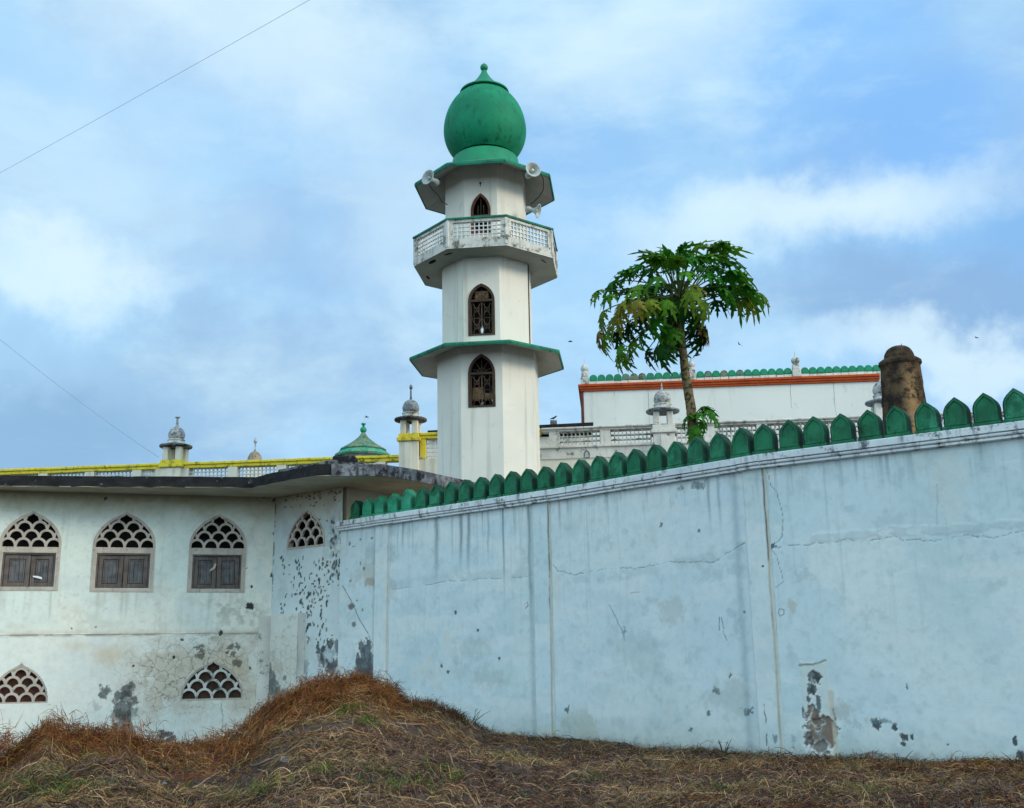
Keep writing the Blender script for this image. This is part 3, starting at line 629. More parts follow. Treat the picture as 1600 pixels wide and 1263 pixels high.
# broken patch, cloth scrap
m = MB(PF.M); a, b = PF.hit(58, 903); m.prism([(a - .10, b + .02), (a - .02, b - .0), (a + .10, b - .03), (a + .09, b + .02), (a, b + .045), (a - .10, b + .05)], .05, .056); m.build('paper_scrap', M_['plastic'], w1)
m = MB(PF.M); a, b = PF.hit(334, 887); m.prism([(a - .11, b - .10), (a - .02, b - .06), (a + .03, b - .02), (a + .06, b + .09), (a + .02, b + .10), (a - .01, b + .02), (a - .07, b - .03)], .025, .04); m.build('cloth_scrap', M_['lframe'], w3)
def vent(pl, cv, uL, uR, v_apex, v_base, mat='lframe', board=None, cells=4, label=None):
    vb = v_base
    a, z1 = pl.hit(uL, vb[0]); b, z2 = pl.hit(uR, vb[1]); zb_ = (z1 + z2) / 2; w = b - a; sc = (a + b) / 2; _, zt_ = pl.hit((uL + uR) / 2, v_apex); zt_ -= .04
    o = [(sc + x, z) for x, z in arch_outline(w, zb_, zt_)]
    cv.cut(o); m = MB(pl.M)
    ringframe(m, [(sc + x, z) for x, z in arch_outline(w + .03, zb_ - .015, zt_ + .01)], [(sc + x, z) for x, z in arch_outline(w, zb_ + .035, zt_, .035)], -.012, .14)
    fr = m.build('arched_vent', M_['lframe'], an)
    if label: fr['label'] = label
    lattice(pl.M, sc, w, zb_ + .02, zt_, fr, (.0, .05), cells, 'balc' if board == 'wood' else 'lframe')
    m = MB(pl.M); y = .12 if board else .35
    m.box(sc - w / 2, sc + w / 2, y, y + .02, zb_, zt_ + .05); m.box(sc - w / 2 - .01, sc - w / 2, .1, y + .02, zb_, zt_); m.box(sc + w / 2, sc + w / 2 + .01, .1, y + .02, zb_, zt_); m.box(sc - w / 2, sc + w / 2, .1, y, zb_ - .01, zb_)
    m.build('backing_board' if board else 'recess', M_[board or 'dark'], fr); return fr
vent(PF, cF, -18, 74, 1037, (1100, 1100), board='dboard', label='arched ground level vent with red brown boards behind its lattice')
vent(PF, cF, 282, 379, 1032, (1094, 1094), board='wood', label='arched ground level vent in the crazed plaster, lattice stained black')
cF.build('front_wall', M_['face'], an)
# bay wall (turned towards the left)
cB = Canvas(PB, 0, PB.len, -1.8, ZE, .0165, (.56, .66, .68)); c = cB
c.tint(.6, .4, .65, (.66, .70, .66), .5, 13); c.tint(2, .5, .7, (.42, .52, .54), .5, 16)
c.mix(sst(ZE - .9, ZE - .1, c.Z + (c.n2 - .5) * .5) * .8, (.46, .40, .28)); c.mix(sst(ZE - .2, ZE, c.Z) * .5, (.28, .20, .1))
vent(PB, cB, 449, 507, 797, (859, 852), cells=4, label='narrow looking arched vent in the angled corner wall')
for _ in range(230):
    u = 436 + 98 * random.random()**.8; v = 870 + 135 * random.random(); 
    if u > 515 and random.random() < .8: v = 815 + 100 * random.random()
    cB.blob(u, v, random.uniform(.7, 1.7), random.uniform(1., 3.8), (.035, .05, .06), .9, .6)
for _ in range(60): cB.blob(random.uniform(436, 533), 765 + abs(random.gauss(0, 14)), random.uniform(.8, 2.), random.uniform(.8, 2.), (.05, .035, .02), .8, .6)
c.line([(438, 776), (470, 771), (500, 766), (534, 760)], .018, (.04, .03, .02), .9, .03, .5)
c.mix(np.clip(gz(524, 850, 12, 50), 0, 1) * sst(.45, .6, c.n1) * .6, (.10, .14, .15))
for u, v, ru, rv, a in ((510, 1020, 10, 18, .95), (521, 1045, 18, 22, .92), (500, 1030, 5, 12, .6), (530, 1010, 8, 12, .7), (497, 1015, 3, 10, .9), (478, 1045, 4, 12, .5), (533, 1060, 10, 14, .9), (445, 1090, 14, 28, .5)): c.blob(u, v, ru, rv, (.03, .05, .065), a, .7)
c.blob(516, 1022, 6, 9, (.45, .55, .6), .9, .6); c.blob(480, 1025, 14, 30, (.50, .52, .46), .4, .8, .4)
c.mix(np.exp(-((c.S - .02) / .03)**2) * sst(.4, .6, c.n1) * .9, (.05, .05, .04))
cB.build('corner_wall', M_['face'], an)
m = MB(PK.M); m.box(.14, PK.len, .0, .12, -1.8, ZE); m.build('return_wall', M_['soffy'], an)
# short buttress at the inner corner
def butt():
    a, zt_ = PF.hit(405, 962); M = PF.M
    m = MB(M); x0 = a; x1 = PF.len + .12; 
    m.cbox(x0, x1 - .05, -.10, .1, -1.8, zt_, .012); m.build('buttress', M_['creamg'], an)
    a, zt2 = PB.hit(424, 960, -.22); b, _ = PB.hit(466, 958, -.22)
    cc = Canvas(PB, a, b, -1.8, zt2, .0165, (.62, .66, .62), -.22); cc.tint(1, .45, .7, (.50, .52, .44), .7, 31); cc.tint(3, .55, .7, (.34, .34, .28), .5, 35); cc.A += (cc.Z < zt2 - .5) * .6
    cc.mix((cc.Z < zt2 - .42 + (cc.n1 - .5) * .1) * .4 * (cc.n2), (.48, .43, .34))
    for u, v, ru, rv in ((432, 1060, 10, 16), (428, 1050, 6, 18), (440, 1075, 12, 14), (447, 1085, 12, 10)): cc.blob(u, v, ru, rv, (.10, .12, .12), .75, .9)
    cc.build('buttress_face', M_['face'], an)
    m = MB(PB.M); m.box(a, b, -.213, 0.1, -1.8, zt2 - .002); m.build('buttress', M_['creamg'], an)
butt()
# eave slab: underside flat at ZE, edge follows the plan of the walls
E = [at(-160, 756, z=ZE), at(0, 759.5, z=ZE), at(200, 761, z=ZE), at(394, 762, z=ZE), at(491, 743, z=ZE), at(597, 743.5, z=ZE), at(648, 751, z=ZE), at(700, 761.5, z=ZE)]
Ein = [Vector((p.x, p.y, 0)) for p in E]; e2 = Ein[-1] + (Ein[-1] - Ein[-2]).normalized() * 4.2; Ein.append(Vector((e2.x, e2.y, 0)))
e0 = Ein[1] - (Ein[2] - Ein[1]).normalized() * 4.5; Ein[0] = e0
back = [Ein[-1] + Vector((-3, 3.2, 0)), Vector((Ein[0].x, Ein[-1].y + 3.2, 0))]
def jitter_edge(P_, n=.25):
    out = []
    for a, b in zip(P_[:-1], P_[1:]):
        k = max(1, int((b - a).length / n))
        for i in range(k): out.append(a.lerp(b, i / k))
    return out + [P_[-1]]
Ej = jitter_edge(Ein)
def slab(name, outl, z0, z1, mt_edge, mt_bot, parent, jt=.018):
    n = len(outl); vs = []
    for p in outl: vs.append((p.x, p.y, z0 + random.uniform(-jt, jt) * .6))
    for p in outl: vs.append((p.x + random.uniform(-1, 1) * jt, p.y + random.uniform(-1, 1) * jt, (z0 + z1) / 2))
    for p in outl: vs.append((p.x, p.y, z1 + random.uniform(-jt, jt)))
    m = MB(); m.cur = 0
    m.add(vs, [(k * n + i, k * n + (i + 1) % n, (k + 1) * n + (i + 1) % n, (k + 1) * n + i) for k in (0, 1) for i in range(n)])
    m.cur = 1
    tri = tessellate_polygon([[Vector((p.x, p.y, 0)) for p in outl]]); m.add(vs, [tuple(t) for t in tri]); m.cur = 0; m.add(vs, [tuple(2 * n + i for i in t) for t in tri])
    return m.build(name, [mt_edge, mt_bot], parent)
outl = Ej + back
split = [i for i, p in enumerate(Ej)]
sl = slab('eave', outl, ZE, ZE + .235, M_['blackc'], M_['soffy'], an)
# greyer fascia on the angled and right-hand edges (one continuous strip just proud of the slab)
def strip(pa, z0, z1, out, mt, name, parent, jt=.01):
    m = MB(); sweep(m, pa, [(-.02, z0), (out, z0), (out + random.uniform(-.003, .003), (z0 + z1) / 2), (out, z1), (-.02, z1)]); return m.build(name, mt, parent)
strip(jitter_edge([Ein[5] + (Ein[4] - Ein[5]) * .75] + Ein[5:], .3), ZE - .012, ZE + .25, .025, M_['greyc'], 'fascia', an)
# stepped roof kerb on the corner, in front of the yellow parapet
def roofstep():
    m = MB(); z1 = ZE + .235
    a = at(437, 731, z=z1 + .02); b = at(497, 716, z=z1 + .26); cc_ = at(535, 722, z=z1 + .15); 
    q0 = Ein[4].lerp(Ein[3], .75) + Vector((.0, .55, 0)); q1 = Ein[4] + Vector((.2, .5, 0)); q2 = Ein[5] + Vector((-.45, .5, 0))
    sweep(m, jitter_edge([q0, q1], .3), [(-.5, z1 - .01), (.0, z1 - .01), (.0, z1 + .12), (-.14, z1 + .13), (-.15, z1 + .22), (-.5, z1 + .22)])
    sweep(m, jitter_edge([q1 + Vector((.01, 0, 0)), q2], .3), [(-.5, z1 - .01), (.02, z1 - .01), (.02, z1 + .15), (-.1, z1 + .16), (-.5, z1 + .17)])
    m.build('roof_kerb', M_['greyc'], an)
    m = MB(); p = at(541, 722, z=z1 + .2); m.cbox(p.x - .30, p.x + .22, p.y - .1, p.y + .3, z1 - .01, z1 + .33, .03); m.build('roof_block', M_['blackc'], an)
roofstep()

# ================================================================== MINARET
TY = 31.0
tb = at(767, 740, y=TY); TX = tb.x
TZ = lambda v, u=765, y=TY: at(u, v, y=y).z
mi = thing('minaret', (TX, TY, 0), 'tall white eight-sided minaret with a big green bulb dome', 'minaret')
LEAN = Matrix.Translation((TX, TY, 0)) @ Matrix.Rotation(-.005, 4, 'Y') @ Matrix.Rotation(R(-6.5), 4, 'Z')
OA = [R(22.5 + 45 * k) for k in range(8)]
def ov(r, k, z): a = R(-22.5 + 45 * k); return (r * math.sin(a), -r * math.cos(a), z)
AF = math.cos(R(22.5))
def front(y0=None): return TY - 1.45
def gothic(w, z0, z1, zs, cx=0., n=8):
    H = z1 - zs; c_ = max((H * H - w * w / 4) / w, w * .08); rho = w / 2 + c_; am = math.acos(c_ / rho); k = H / (rho * math.sin(am))
    r = [(w / 2, z0)] + [(-c_ + rho * math.cos(am * i / n), zs + k * rho * math.sin(am * i / n)) for i in range(n + 1)]
    r[-1] = (0, z1)
    return [(cx + x, z) for x, z in r] + [(cx - x, z) for x, z in r[-2::-1]]
def shaft(r, z0, z1, holes, name='shaft'):
    m = MB(LEAN); hw = r * math.sin(R(22.5)); yf = -r * AF
    m.plate([(-hw, z0), (hw, z0), (hw, z1), (-hw, z1)], holes, yf, yf + .16)
    for k in range(1, 8):
        a, b, c_, d = ov(r, k, z0), ov(r, k + 1, z0), ov(r, k + 1, z1), ov(r, k, z1); m.add([a, b, c_, d], [(0, 1, 2, 3)])
    return m.build(name, M_['tower'], mi)
yfl = TY - 1.47
def TF(v, r): return at(762, v, y=TY - r * AF).z
z_c1 = TF(540, 1.59)      # underside of lower canopy at shaft
z_c1o = at(750, 537, y=TY - 2.54 * AF).z
z_b0 = at(750, 385, y=TY - 2.35 * AF).z; z_b1 = at(750, 337, y=TY - 2.35 * AF).z
z_t0o = at(750, 256, y=TY - 2.3 * AF).z; z_t0 = TF(256, 1.33)
rL, rM, rU = 1.58, 1.42, 1.31
def twin(r, uL, uR, v_ap, v_sp, v_bot, u0=760):
    w = (uR - uL) * mpp(TY - r * AF, TF((v_ap + v_bot) / 2, r)); return w, TF(v_ap, r), TF(v_sp, r), TF(v_bot, r)
W1 = twin(rL, 739, 782, 553, 584, 636); W2 = twin(rM, 737, 779, 443, 470, 524); W3 = twin(rU, 741, 772, 302, 329, 340)
hl = gothic(W1[0], W1[3], W1[1], W1[2]); hm = gothic(W2[0], W2[3], W2[1], W2[2]); hu = gothic(W3[0], W3[3] - .5, W3[1], W3[2])
shaft(rL, -.5, z_c1 + .12, [hl]); shaft(rM, z_c1, z_b0 + .1, [hm]); shaft(rU, z_b0 + .05, z_t0 + .15, [hu])
def tower_window(r, W, hole, z0_, kind):
    yf = -r * AF; w, zt_, zs, zb_ = W
    m = MB(LEAN); i2 = gothic(w - .14, z0_ + .05, zt_ - .09, zs); ringframe(m, hole, i2, yf - .02, yf + .1)
    if kind != 'top': m.box(-w / 2 + .03, w / 2 - .03, yf - .012, yf + .09, zs - .02, zs + .05)
    fr = m.build('window', M_['wood'] if kind != 'top' else M_['dboard'], mi)
    m = MB(LEAN); n = 2; g = .009
    if kind != 'top':
        for k in (-1, 0, 1): m.box(k * (w / 2 - .09) - g * (1.6 if k == 0 else 1), k * (w / 2 - .09) + g * (1.6 if k == 0 else 1), yf + .05, yf + .065, z0_ + .04, zs)
        rows = 2; cw = (w - .18) / 2; ch = (zs - z0_ - .04) / rows
        for i in range(2):
            for j in range(rows):
                x0, x1 = -w / 2 + .09 + i * cw, -w / 2 + .09 + (i + 1) * cw; za, zb2 = z0_ + .04 + j * ch, z0_ + .04 + (j + 1) * ch; xc, zc = (x0 + x1) / 2, (za + zb2) / 2
                y = yf + .055
                for p, q in (((x0, za), (x1, zb2)), ((x0, zb2), (x1, za)), ((x0, zb2), (x1, zb2))): m.tube([(p[0], y, p[1]), (q[0], y, q[1])], .009, 5)
                m.tube([(xc + .07 * math.cos(a), y - .004, zc + .07 * math.sin(a)) for a in np.linspace(0, 2 * PI, 9)], .009, 5)
                m.tube([(x0 + .08, y, za), (x0 + .08, y, zb2)], .006, 4); m.tube([(x1 - .08, y, za), (x1 - .08, y, zb2)], .006, 4)
        for a in np.linspace(.3, PI - .3, 5): m.tube([(0, yf + .055, zs + .05), ((w / 2 - .1) * math.cos(a) * .9, yf + .055, zs + .05 + (zt_ - zs) * .62 * math.sin(a))], .009, 5)
        m.tube([(.13 * math.cos(a), yf + .052, zs + .06 + .13 * math.sin(a)) for a in np.linspace(0, PI, 8)], .009, 5)
    else: m.box(-w / 2, w / 2, yf - .03, yf + .05, zs - .24, zs - .15); m.tube([(0, yf + .05, zs - .15), (0, yf + .05, zt_ - .1)], .01, 5); m.tube([(-.1, yf + .05, zs - .15), (-.08, yf + .05, zs + .2)], .01, 5); m.tube([(.1, yf + .05, zs - .15), (.08, yf + .05, zs + .2)], .01, 5)
    m.build('grille', M_['iron'], fr)
    m = MB(LEAN); m.box(-w / 2 - .02, w / 2 + .02, yf + .42, yf + .44, z0_ - .02, zt_ + .05); m.box(-w / 2 - .03, -w / 2 - .01, yf + .15, yf + .44, z0_ - .02, zt_ + .05); m.box(w / 2 + .01, w / 2 + .03, yf + .15, yf + .44, z0_ - .02, zt_ + .05); m.box(-w / 2, w / 2, yf + .15, yf + .43, z0_ - .03, z0_ - .01)
    m.build('recess', M_['dark'], fr)
    if kind == 'mid':
        m = MB(LEAN); m.box(-.2, .2, yf + .1, yf + .12, zs + .08, zt_ - .2); m.build('carved_panel', M_['carton'], fr)
    return fr
f1 = tower_window(rL, W1, hl, W1[3], 'low'); f2 = tower_window(rM, W2, hm, W2[3], 'mid'); f3 = tower_window(rU, W3, hu, W3[3] - .5, 'top')
f1['label'] = 'lowest tower window with cartons stored behind its grille'; f2['label'] = 'middle tower window with patterned iron grille and arched top panel'; f3['label'] = 'small arched opening above the balcony'
yf = -rL * AF
def crate(x0, x1, z0, z1, label, t):
    o = MB(LEAN); o.cbox(x0, x1, yf + .14, yf + .38, z0, z1, .008); o.box(x0 + .02, x1 - .02, yf + .136, yf + .14, (z0 + z1) / 2 - .008, (z0 + z1) / 2 + .008)
    ob = o.build('carton', M_['carton'], None); tag(ob, label, 'carton', 'cartons inside the minaret window')
zz = TF(622, rL)
crate(-.30, .04, zz, zz + .19, 'brown carton at lower left inside the lowest minaret window', 0); crate(-.29, .03, zz + .192, zz + .36, 'brown carton on top of another inside the lowest minaret window', 0); crate(.06, .33, zz, zz + .18, 'brown carton at the right inside the lowest minaret window', 0)
m = MB(LEAN); m.box(-.32, .35, yf + .12, yf + .4, zz - .03, zz - .002); m.build('shelf', M_['wood'], f1)
for k, (r_, x, z, s_, rot, cols) in enumerate(((rL, -.02, TF(631, rL), .17, .25, 1), (rL, .30, TF(626, rL), .11, -.9, 1), (rM, 0.0, TF(513, rM), .30, 0, 1), (rM, .31, TF(491, rM), .08, -1.1, 1), (rM, .33, TF(511, rM), .05, 0, 1))):
    M = LEAN @ Matrix.Translation((x, -r_ * AF + .09, z)) @ Matrix.Rotation(rot, 4, 'Y')
    m = MB(M)
    if k == 2: m.lathe([(.001, -s_ / 1.5), (.04, -s_ / 1.5), (.045, -s_ / 3), (.045, .0), (.03, .06), (.018, .09), (.018, .12), (.001, .12)], n=10); nm = 'bottle'
    else: m.prism([(-.05, -s_ / 2), (.05, -s_ / 2 + .02), (.03, s_ / 2), (-.01, s_ / 2 - .03)], 0, .012); nm = 'plastic_scrap'
    ob = m.build(nm, M_['plastic'], None)
    tag(ob, ['white plastic scrap at the bottom of the lowest minaret window', 'small white scrap at the right of the lowest minaret window', 'white bottle standing behind the middle minaret grille', 'white sliver caught high in the middle minaret grille', 'tiny white scrap low at the right of the middle minaret grille'][k], 'bottle' if k == 2 else 'scrap')
def canopy(zo, zi, ro, ri, t, name):
    m = MB(LEAN)
    def ring(r, z): return [ov(r, k, z) for k in range(8)]
    L = [ring(ri, zi), ring(ro - .05, zo + .01), ring(ro, zo), ring(ro + .015, zo + t * .5), ring(ro, zo + t), ring(ri - .1, zi + t + .04)]
    vs = [p for l in L for p in l]
    def q(k): return [(k * 8 + i, k * 8 + (i + 1) % 8, (k + 1) * 8 + (i + 1) % 8, (k + 1) * 8 + i) for i in range(8)]
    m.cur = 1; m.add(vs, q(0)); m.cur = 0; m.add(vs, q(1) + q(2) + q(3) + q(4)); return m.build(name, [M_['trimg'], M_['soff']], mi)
canopy(z_c1o, z_c1 + .03, 2.42, rL - .03, .11, 'canopy'); canopy(z_t0o, z_t0 + .05, 2.28, rU - .03, .12, 'canopy')
# balcony
def balcony():
    ro = 2.30; m = MB(LEAN)
    def ring(r, z): return [ov(r, k, z) for k in range(8)]
    L = [ring(rM - .05, z_b0), ring(ro, z_b0), ring(ro, z_b0 + .05), ring(ro - .04, z_b0 + .07), ring(rU - .05, z_b0 + .15)]
    vs = [p for l in L for p in l]; q = lambda k: [(k * 8 + i, k * 8 + (i + 1) % 8, (k + 1) * 8 + (i + 1) % 8, (k + 1) * 8 + i) for i in range(8)]
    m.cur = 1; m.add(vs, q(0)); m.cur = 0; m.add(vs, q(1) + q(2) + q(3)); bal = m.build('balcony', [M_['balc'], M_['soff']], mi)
    zt_ = z_b1 - .06; zl0 = z_b0 + .30; zl1 = zt_ - .09; hw = ro * math.sin(R(22.5)); yo = -ro * AF
    for k in range(8):
        Mk = LEAN @ Matrix.Rotation(R(45 * k), 4, 'Z')
        m = MB(Mk); m.box(-hw + .02, hw - .02, yo + .01, yo + .12, z_b0 + .06, zl0); m.box(-hw + .02, hw - .02, yo + .01, yo + .12, zl1, zt_)
        m.box(-hw + .02, -hw + .17, yo + .002, yo + .13, zl0, zl1); m.box(hw - .17, hw - .02, yo + .002, yo + .13, zl0, zl1); m.build('balcony_wall', M_['balc'], bal)
        m = MB(Mk); x0, x1 = -hw + .17, hw - .17; nx, nz = 11, 4; b = .026
        for i in range(nx + 1): x = x0 + (x1 - x0) * i / nx; m.box(x - b / 2, x + b / 2, yo + .045, yo + .10, zl0, zl1)
        for j in range(nz + 1): z = zl0 + (zl1 - zl0) * j / nz; m.box(x0, x1, yo + .047, yo + .098, z - b / 2, z + b / 2)
        m.build('lattice', M_['latt'], bal)
        m = MB(Mk); m.prism([(-hw - .03, zt_), (hw + .03, zt_), (hw + .03, zt_ + .055), (-hw - .03, zt_ + .055)], yo - .03 - .002 * (k % 2), yo + .16); m.build('rail', M_['trimg'], bal)
        a = R(-22.5 + 45 * k); m = MB(LEAN @ Matrix.Rotation(a, 4, 'Z')); m.cbox(-.055, .055, -ro - .012, -ro + .10, z_b0 + .04, zt_ - .001, .02); m.build('post', M_['balc'], bal)
balcony()
# holes in the balcony soffit
for a, r_, s1, s2 in ((-28, 1.95, .16, .05), (-52, 1.9, .2, .08), (-95, 1.9, .17, .04), (70, 1.95, .2, .025)):
    m = MB(LEAN @ Matrix.Rotation(R(a), 4, 'Z') @ Matrix.Translation((0, -r_, z_b0 - .004))); m.lathe([(.001, 0), (1, 0), (1, .003), (.001, .003)], n=10)
    for i, p in enumerate(m.v): pass
    Mx = LEAN @ Matrix.Rotation(R(a), 4, 'Z') @ Matrix.Translation((0, -r_, z_b0 - .004)) @ Matrix.Diagonal((s1, s2, 1, 1)) ; m = MB(Mx); m.lathe([(.001, 0), (1, 0), (1, .003), (.001, .003)], n=10); m.build('soffit_hole', M_['dark'], mi)
# dome
def dz(v): return at(758, v, y=TY).z
zd = z_t0o + .10
S_ = mpp(TY, dz(190))
zc_ = dz(206); zsk = dz(251); ms = lambda v: mpp(TY, dz(v))
m = MB(LEAN); m.lathe([(56 * S_, zd + .03), (55 * S_, zd + .08), (51 * S_, zsk - .05), (49 * S_, zsk + .01), (45 * S_, zsk + .05)], n=48); m.build('dome_skirt', M_['domelt'], mi)
rd = 64.3 * S_; t0 = -math.acos(45.5 / 64.3); t1 = math.acos(33 / 64.3)
m = MB(LEAN); pr = [(rd * math.cos(t), zc_ + rd * math.sin(t) * (1.17 if t > 0 else .97)) for t in np.linspace(t0, t1, 28)]
m.lathe(pr, n=144)
for i_, p_ in enumerate(m.v):
    k_ = i_ % 144; q_ = LEAN.inverted() @ p_; f_ = 1 + .0035 * (abs(math.sin(PI * k_ / 12))**.6 - .7) + .004 * math.sin(k_ * .09 + q_.z * 2.1); m.v[i_] = LEAN @ Vector((q_.x * f_, q_.y * f_, q_.z))
m.build('dome', M_['dome'], mi)
m = MB(LEAN); m.lathe([(r_ * ms(v), dz(v)) for r_, v in ((30, 147), (38, 147.5), (38.6, 146.5), (38, 145), (28.5, 139.8), (20.5, 134.2), (19, 132.5), (14, 127.5), (10, 122.5), (7, 118), (4.8, 114), (3.4, 110.5))], n=40); m.build('dome_cap', M_['domelt'], mi)
zn = dz(111.5); rr = 6.1 * ms(105)
m = MB(LEAN); m.lathe([(.06, zn - .03), (.085, zn), (.06, zn + .02)] + [(rr * math.sin(a), zn + rr * 1.02 - rr * math.cos(a)) for a in np.linspace(.5, PI - .3, 10)] + [(.03, zn + 2 * rr + .0), (.002, zn + 2 * rr + .07)], n=20); m.build('finial', M_['domelt'], mi)
# drain stain under lower canopy and hairline conduit on the shaft
m = MB(LEAN); a = R(67.5 + 2); m.tube([(rM * 1.005 * math.sin(a), -rM * 1.005 * math.cos(a), z) for z in np.linspace(z_c1 + .2, z_b0 - .02, 8)], .018, 6); m.build('conduit', M_['black'], mi)
m = MB(LEAN); m.box(-.03, .03, -rU * AF - .006, -rU * AF + .01, TF(287, rU), TF(284.5, rU)); m.box(-.012, .012, -rU * AF - .007, -rU * AF + .01, TF(291, rU), TF(284.5, rU)); m.build('bracket', M_['black'], mi)
# loudspeakers
def speaker(u, v, y, d, mpx, mats, label, seat):
    p = at(u, v, y=y); d = Vector(d).normalized(); q = d.to_track_quat('Z', 'Y').to_matrix().to_4x4(); M = Matrix.Translation(p) @ q
    th = thing('loudspeaker', tuple(p), label, 'loudspeaker', 'horn loudspeakers on the minaret'); s = mpx
    m = MB(M); pr = [(.10, -.42), (.10, -.30), (.075, -.28), (.07, -.2), (.10, -.12), (.15, -.05), (.205, -.01), (.235, 0), (.24, .012), (.225, .012), (.2, 0), (.14, -.05), (.085, -.12), (.05, -.18), (.001, -.18)]
    m.lathe([(r_ * s, z * s) for r_, z in pr], n=28); m.build('horn', mats[0], th)
    m = MB(M); m.lathe([(.001, -.02 * s), (.045 * s, -.03 * s), (.05 * s, -.10 * s), (.04 * s, -.17 * s)], n=14); m.build('throat', mats[1], th)
    m = MB(M); m.lathe([(.001, -.44 * s), (.10 * s, -.43 * s), (.105 * s, -.36 * s), (.10 * s, -.29 * s)], n=18); m.build('driver', M_['horn'], th)
    m = MB(); b = p - d * .3 * s; m.tube([b, b.lerp(Vector(seat), .5) + Vector((0, 0, .03)), seat], .02, 6); m.build('bracket', M_['black'], th); return th
zc2 = z_t0o
s1 = at(688, 281, y=TY - 1.6); s2 = at(815, 266, y=TY - 1.9); s3 = at(822, 326, y=TY - .9)
speaker(668.5, 277, TY - 1.9, (-.62, -.78, .10), 1.0, (M_['horn'], M_['horn']), 'grey horn loudspeaker at the left corner of the top canopy', s1)
speaker(833, 265, TY - 2.15, (.35, -.92, .04), 1.0, (M_['horn'], M_['hornw']), 'grey horn loudspeaker with cream throat at the right corner of the top canopy', s2)
speaker(841, 330, TY - 1.1, (.86, -.25, -.28), .92, (M_['horn'], M_['horn']), 'grey horn loudspeaker aimed right just above the balcony rail', s3)
def cable(pts, lab, r=.014):
    P_ = [at(u, v, y=y) for u, v, y in pts]; m = MB(); L = []
    for i in range(len(P_) - 1):
        for t in (0, .25, .5, .75): L.append(P_[i].lerp(P_[i + 1], t))
    L.append(P_[-1]); m.tube(L, r, 5); o = m.build('cable', M_['black'], None); tag(o, lab, 'cable')
cable([(671, 289, TY - 1.6), (676, 297, TY - 1.5), (685, 305, TY - 1.4), (690, 315, TY - 1.3), (699, 320, TY - 1.1)], 'thin black cable hanging from the left horn loudspeaker')
cable([(843, 268, TY - 1.6), (849, 280, TY - 1.4), (849, 297, TY - 1.2), (842, 308, TY - 1.1), (829, 320, TY - 1.)], 'thin black cable looping down from the upper right horn loudspeaker')

# ================================================================== COURTYARD BUILDING (yellow and cream parapets, turrets)
PM = Plane(at(845, 670, y=34.5), None, -.12)
cb = thing('courtyard_building', tuple(PM.world(0, 0, 0)), 'long cream building with lattice parapets, yellow trim and domed turrets', 'building')
def sM(u, v=690, off=0): return PM.hit(u, v, off)[0]
_, ZHI = PM.hit(845, 670); _, ZLO = PM.hit(600, 712)
sT1, sT2, sT3, sT4 = sM(272, 700), sM(640, 690), sM(1037, 670), sM(1384, 660)
s_end = sT4 + 14
m = MB(PM.M); m.box(-21, sT2, .0, .3, -.5, ZLO - 1.0); m.build('wall', M_['cream'], cb)
m = MB(PM.M); m.box(sT2, s_end, .001, .3, -.5, ZHI - .88); m.build('wall', M_['cream'], cb)
def lat_panel(s0, s1, z0, z1, nx, nz, mat='latt', ya=.06, yb=.14):
    m = MB(PM.M); b = .036
    for i in range(nx + 1): x = s0 + (s1 - s0) * i / nx; m.box(x - b / 2, x + b / 2, ya, yb, z0, z1)
    for j in range(nz + 1): z = z0 + (z1 - z0) * j / nz; m.box(s0, s1, ya + .002, yb - .002, z - b / 2, z + b / 2)
    m.build('lattice_panel', M_[mat], cb)
# low yellow-capped parapet to the left of the second turret
def cap(s0, s1, z, mats, yel=True):
    m = MB(PM.M); m.cur = 0
    if yel:
        m.cbox(s0, s1, -.10, .32, z - .09, z, .015); m.cbox(s0, s1, -.05, .30, z - .20, z - .09, .012)
    else:
        m.cbox(s0, s1, -.12, .36, z - .07, z, .02); m.cbox(s0, s1, -.06, .32, z - .13, z - .07, .01)
    return m.build('parapet_cap', mats, cb)
zt_ = ZLO
cuts = [-21 + 1.15 * i for i in range(14)]; cuts = [c_ for c_ in cuts if c_ < sT2 - .9] + [sT2 - .3]
for a, b in zip(cuts[:-1], cuts[1:]): cap(a + .004, b - .004, zt_ + random.uniform(-.006, .006), M_['yellow'])
# piers and lattices from the photo's spacing
def pier(s, w, z0, z1, mat='cream'):
    m = MB(PM.M); m.cbox(s - w / 2, s + w / 2, -.04, .26, z0, z1, .01); m.build('pier', M_[mat], cb)
pitchm = (sM(439, 730) - sM(363, 730))
s0 = sM(363.5, 740); piers = [s0 + pitchm * k for k in range(-10, 8)]; piers = [p for p in piers if p < sT2 - .2 and abs(p - sT1) > .8]
m = MB(PM.M); m.box(-21, sT2 - .31, -.02, .28, zt_ - 1.05, zt_ - .85); m.build('parapet_base', M_['cream'], cb)
for p in piers: pier(p, .34, zt_ - .85, zt_ - .2)
allp = sorted([(p, .34) for p in piers] + [(sT1, 1.15), (sT2, .7)])
for (a, wa), (b, wb) in zip(allp[:-1], allp[1:]):
    x0, x1 = a + wa / 2, b - wb / 2
    if x1 - x0 < .5: continue
    if sM(500, 720) < x0 < sM(610, 720) and False: continue
    lat_panel(x0, x1, zt_ - .85, zt_ - .2, 10, 5)
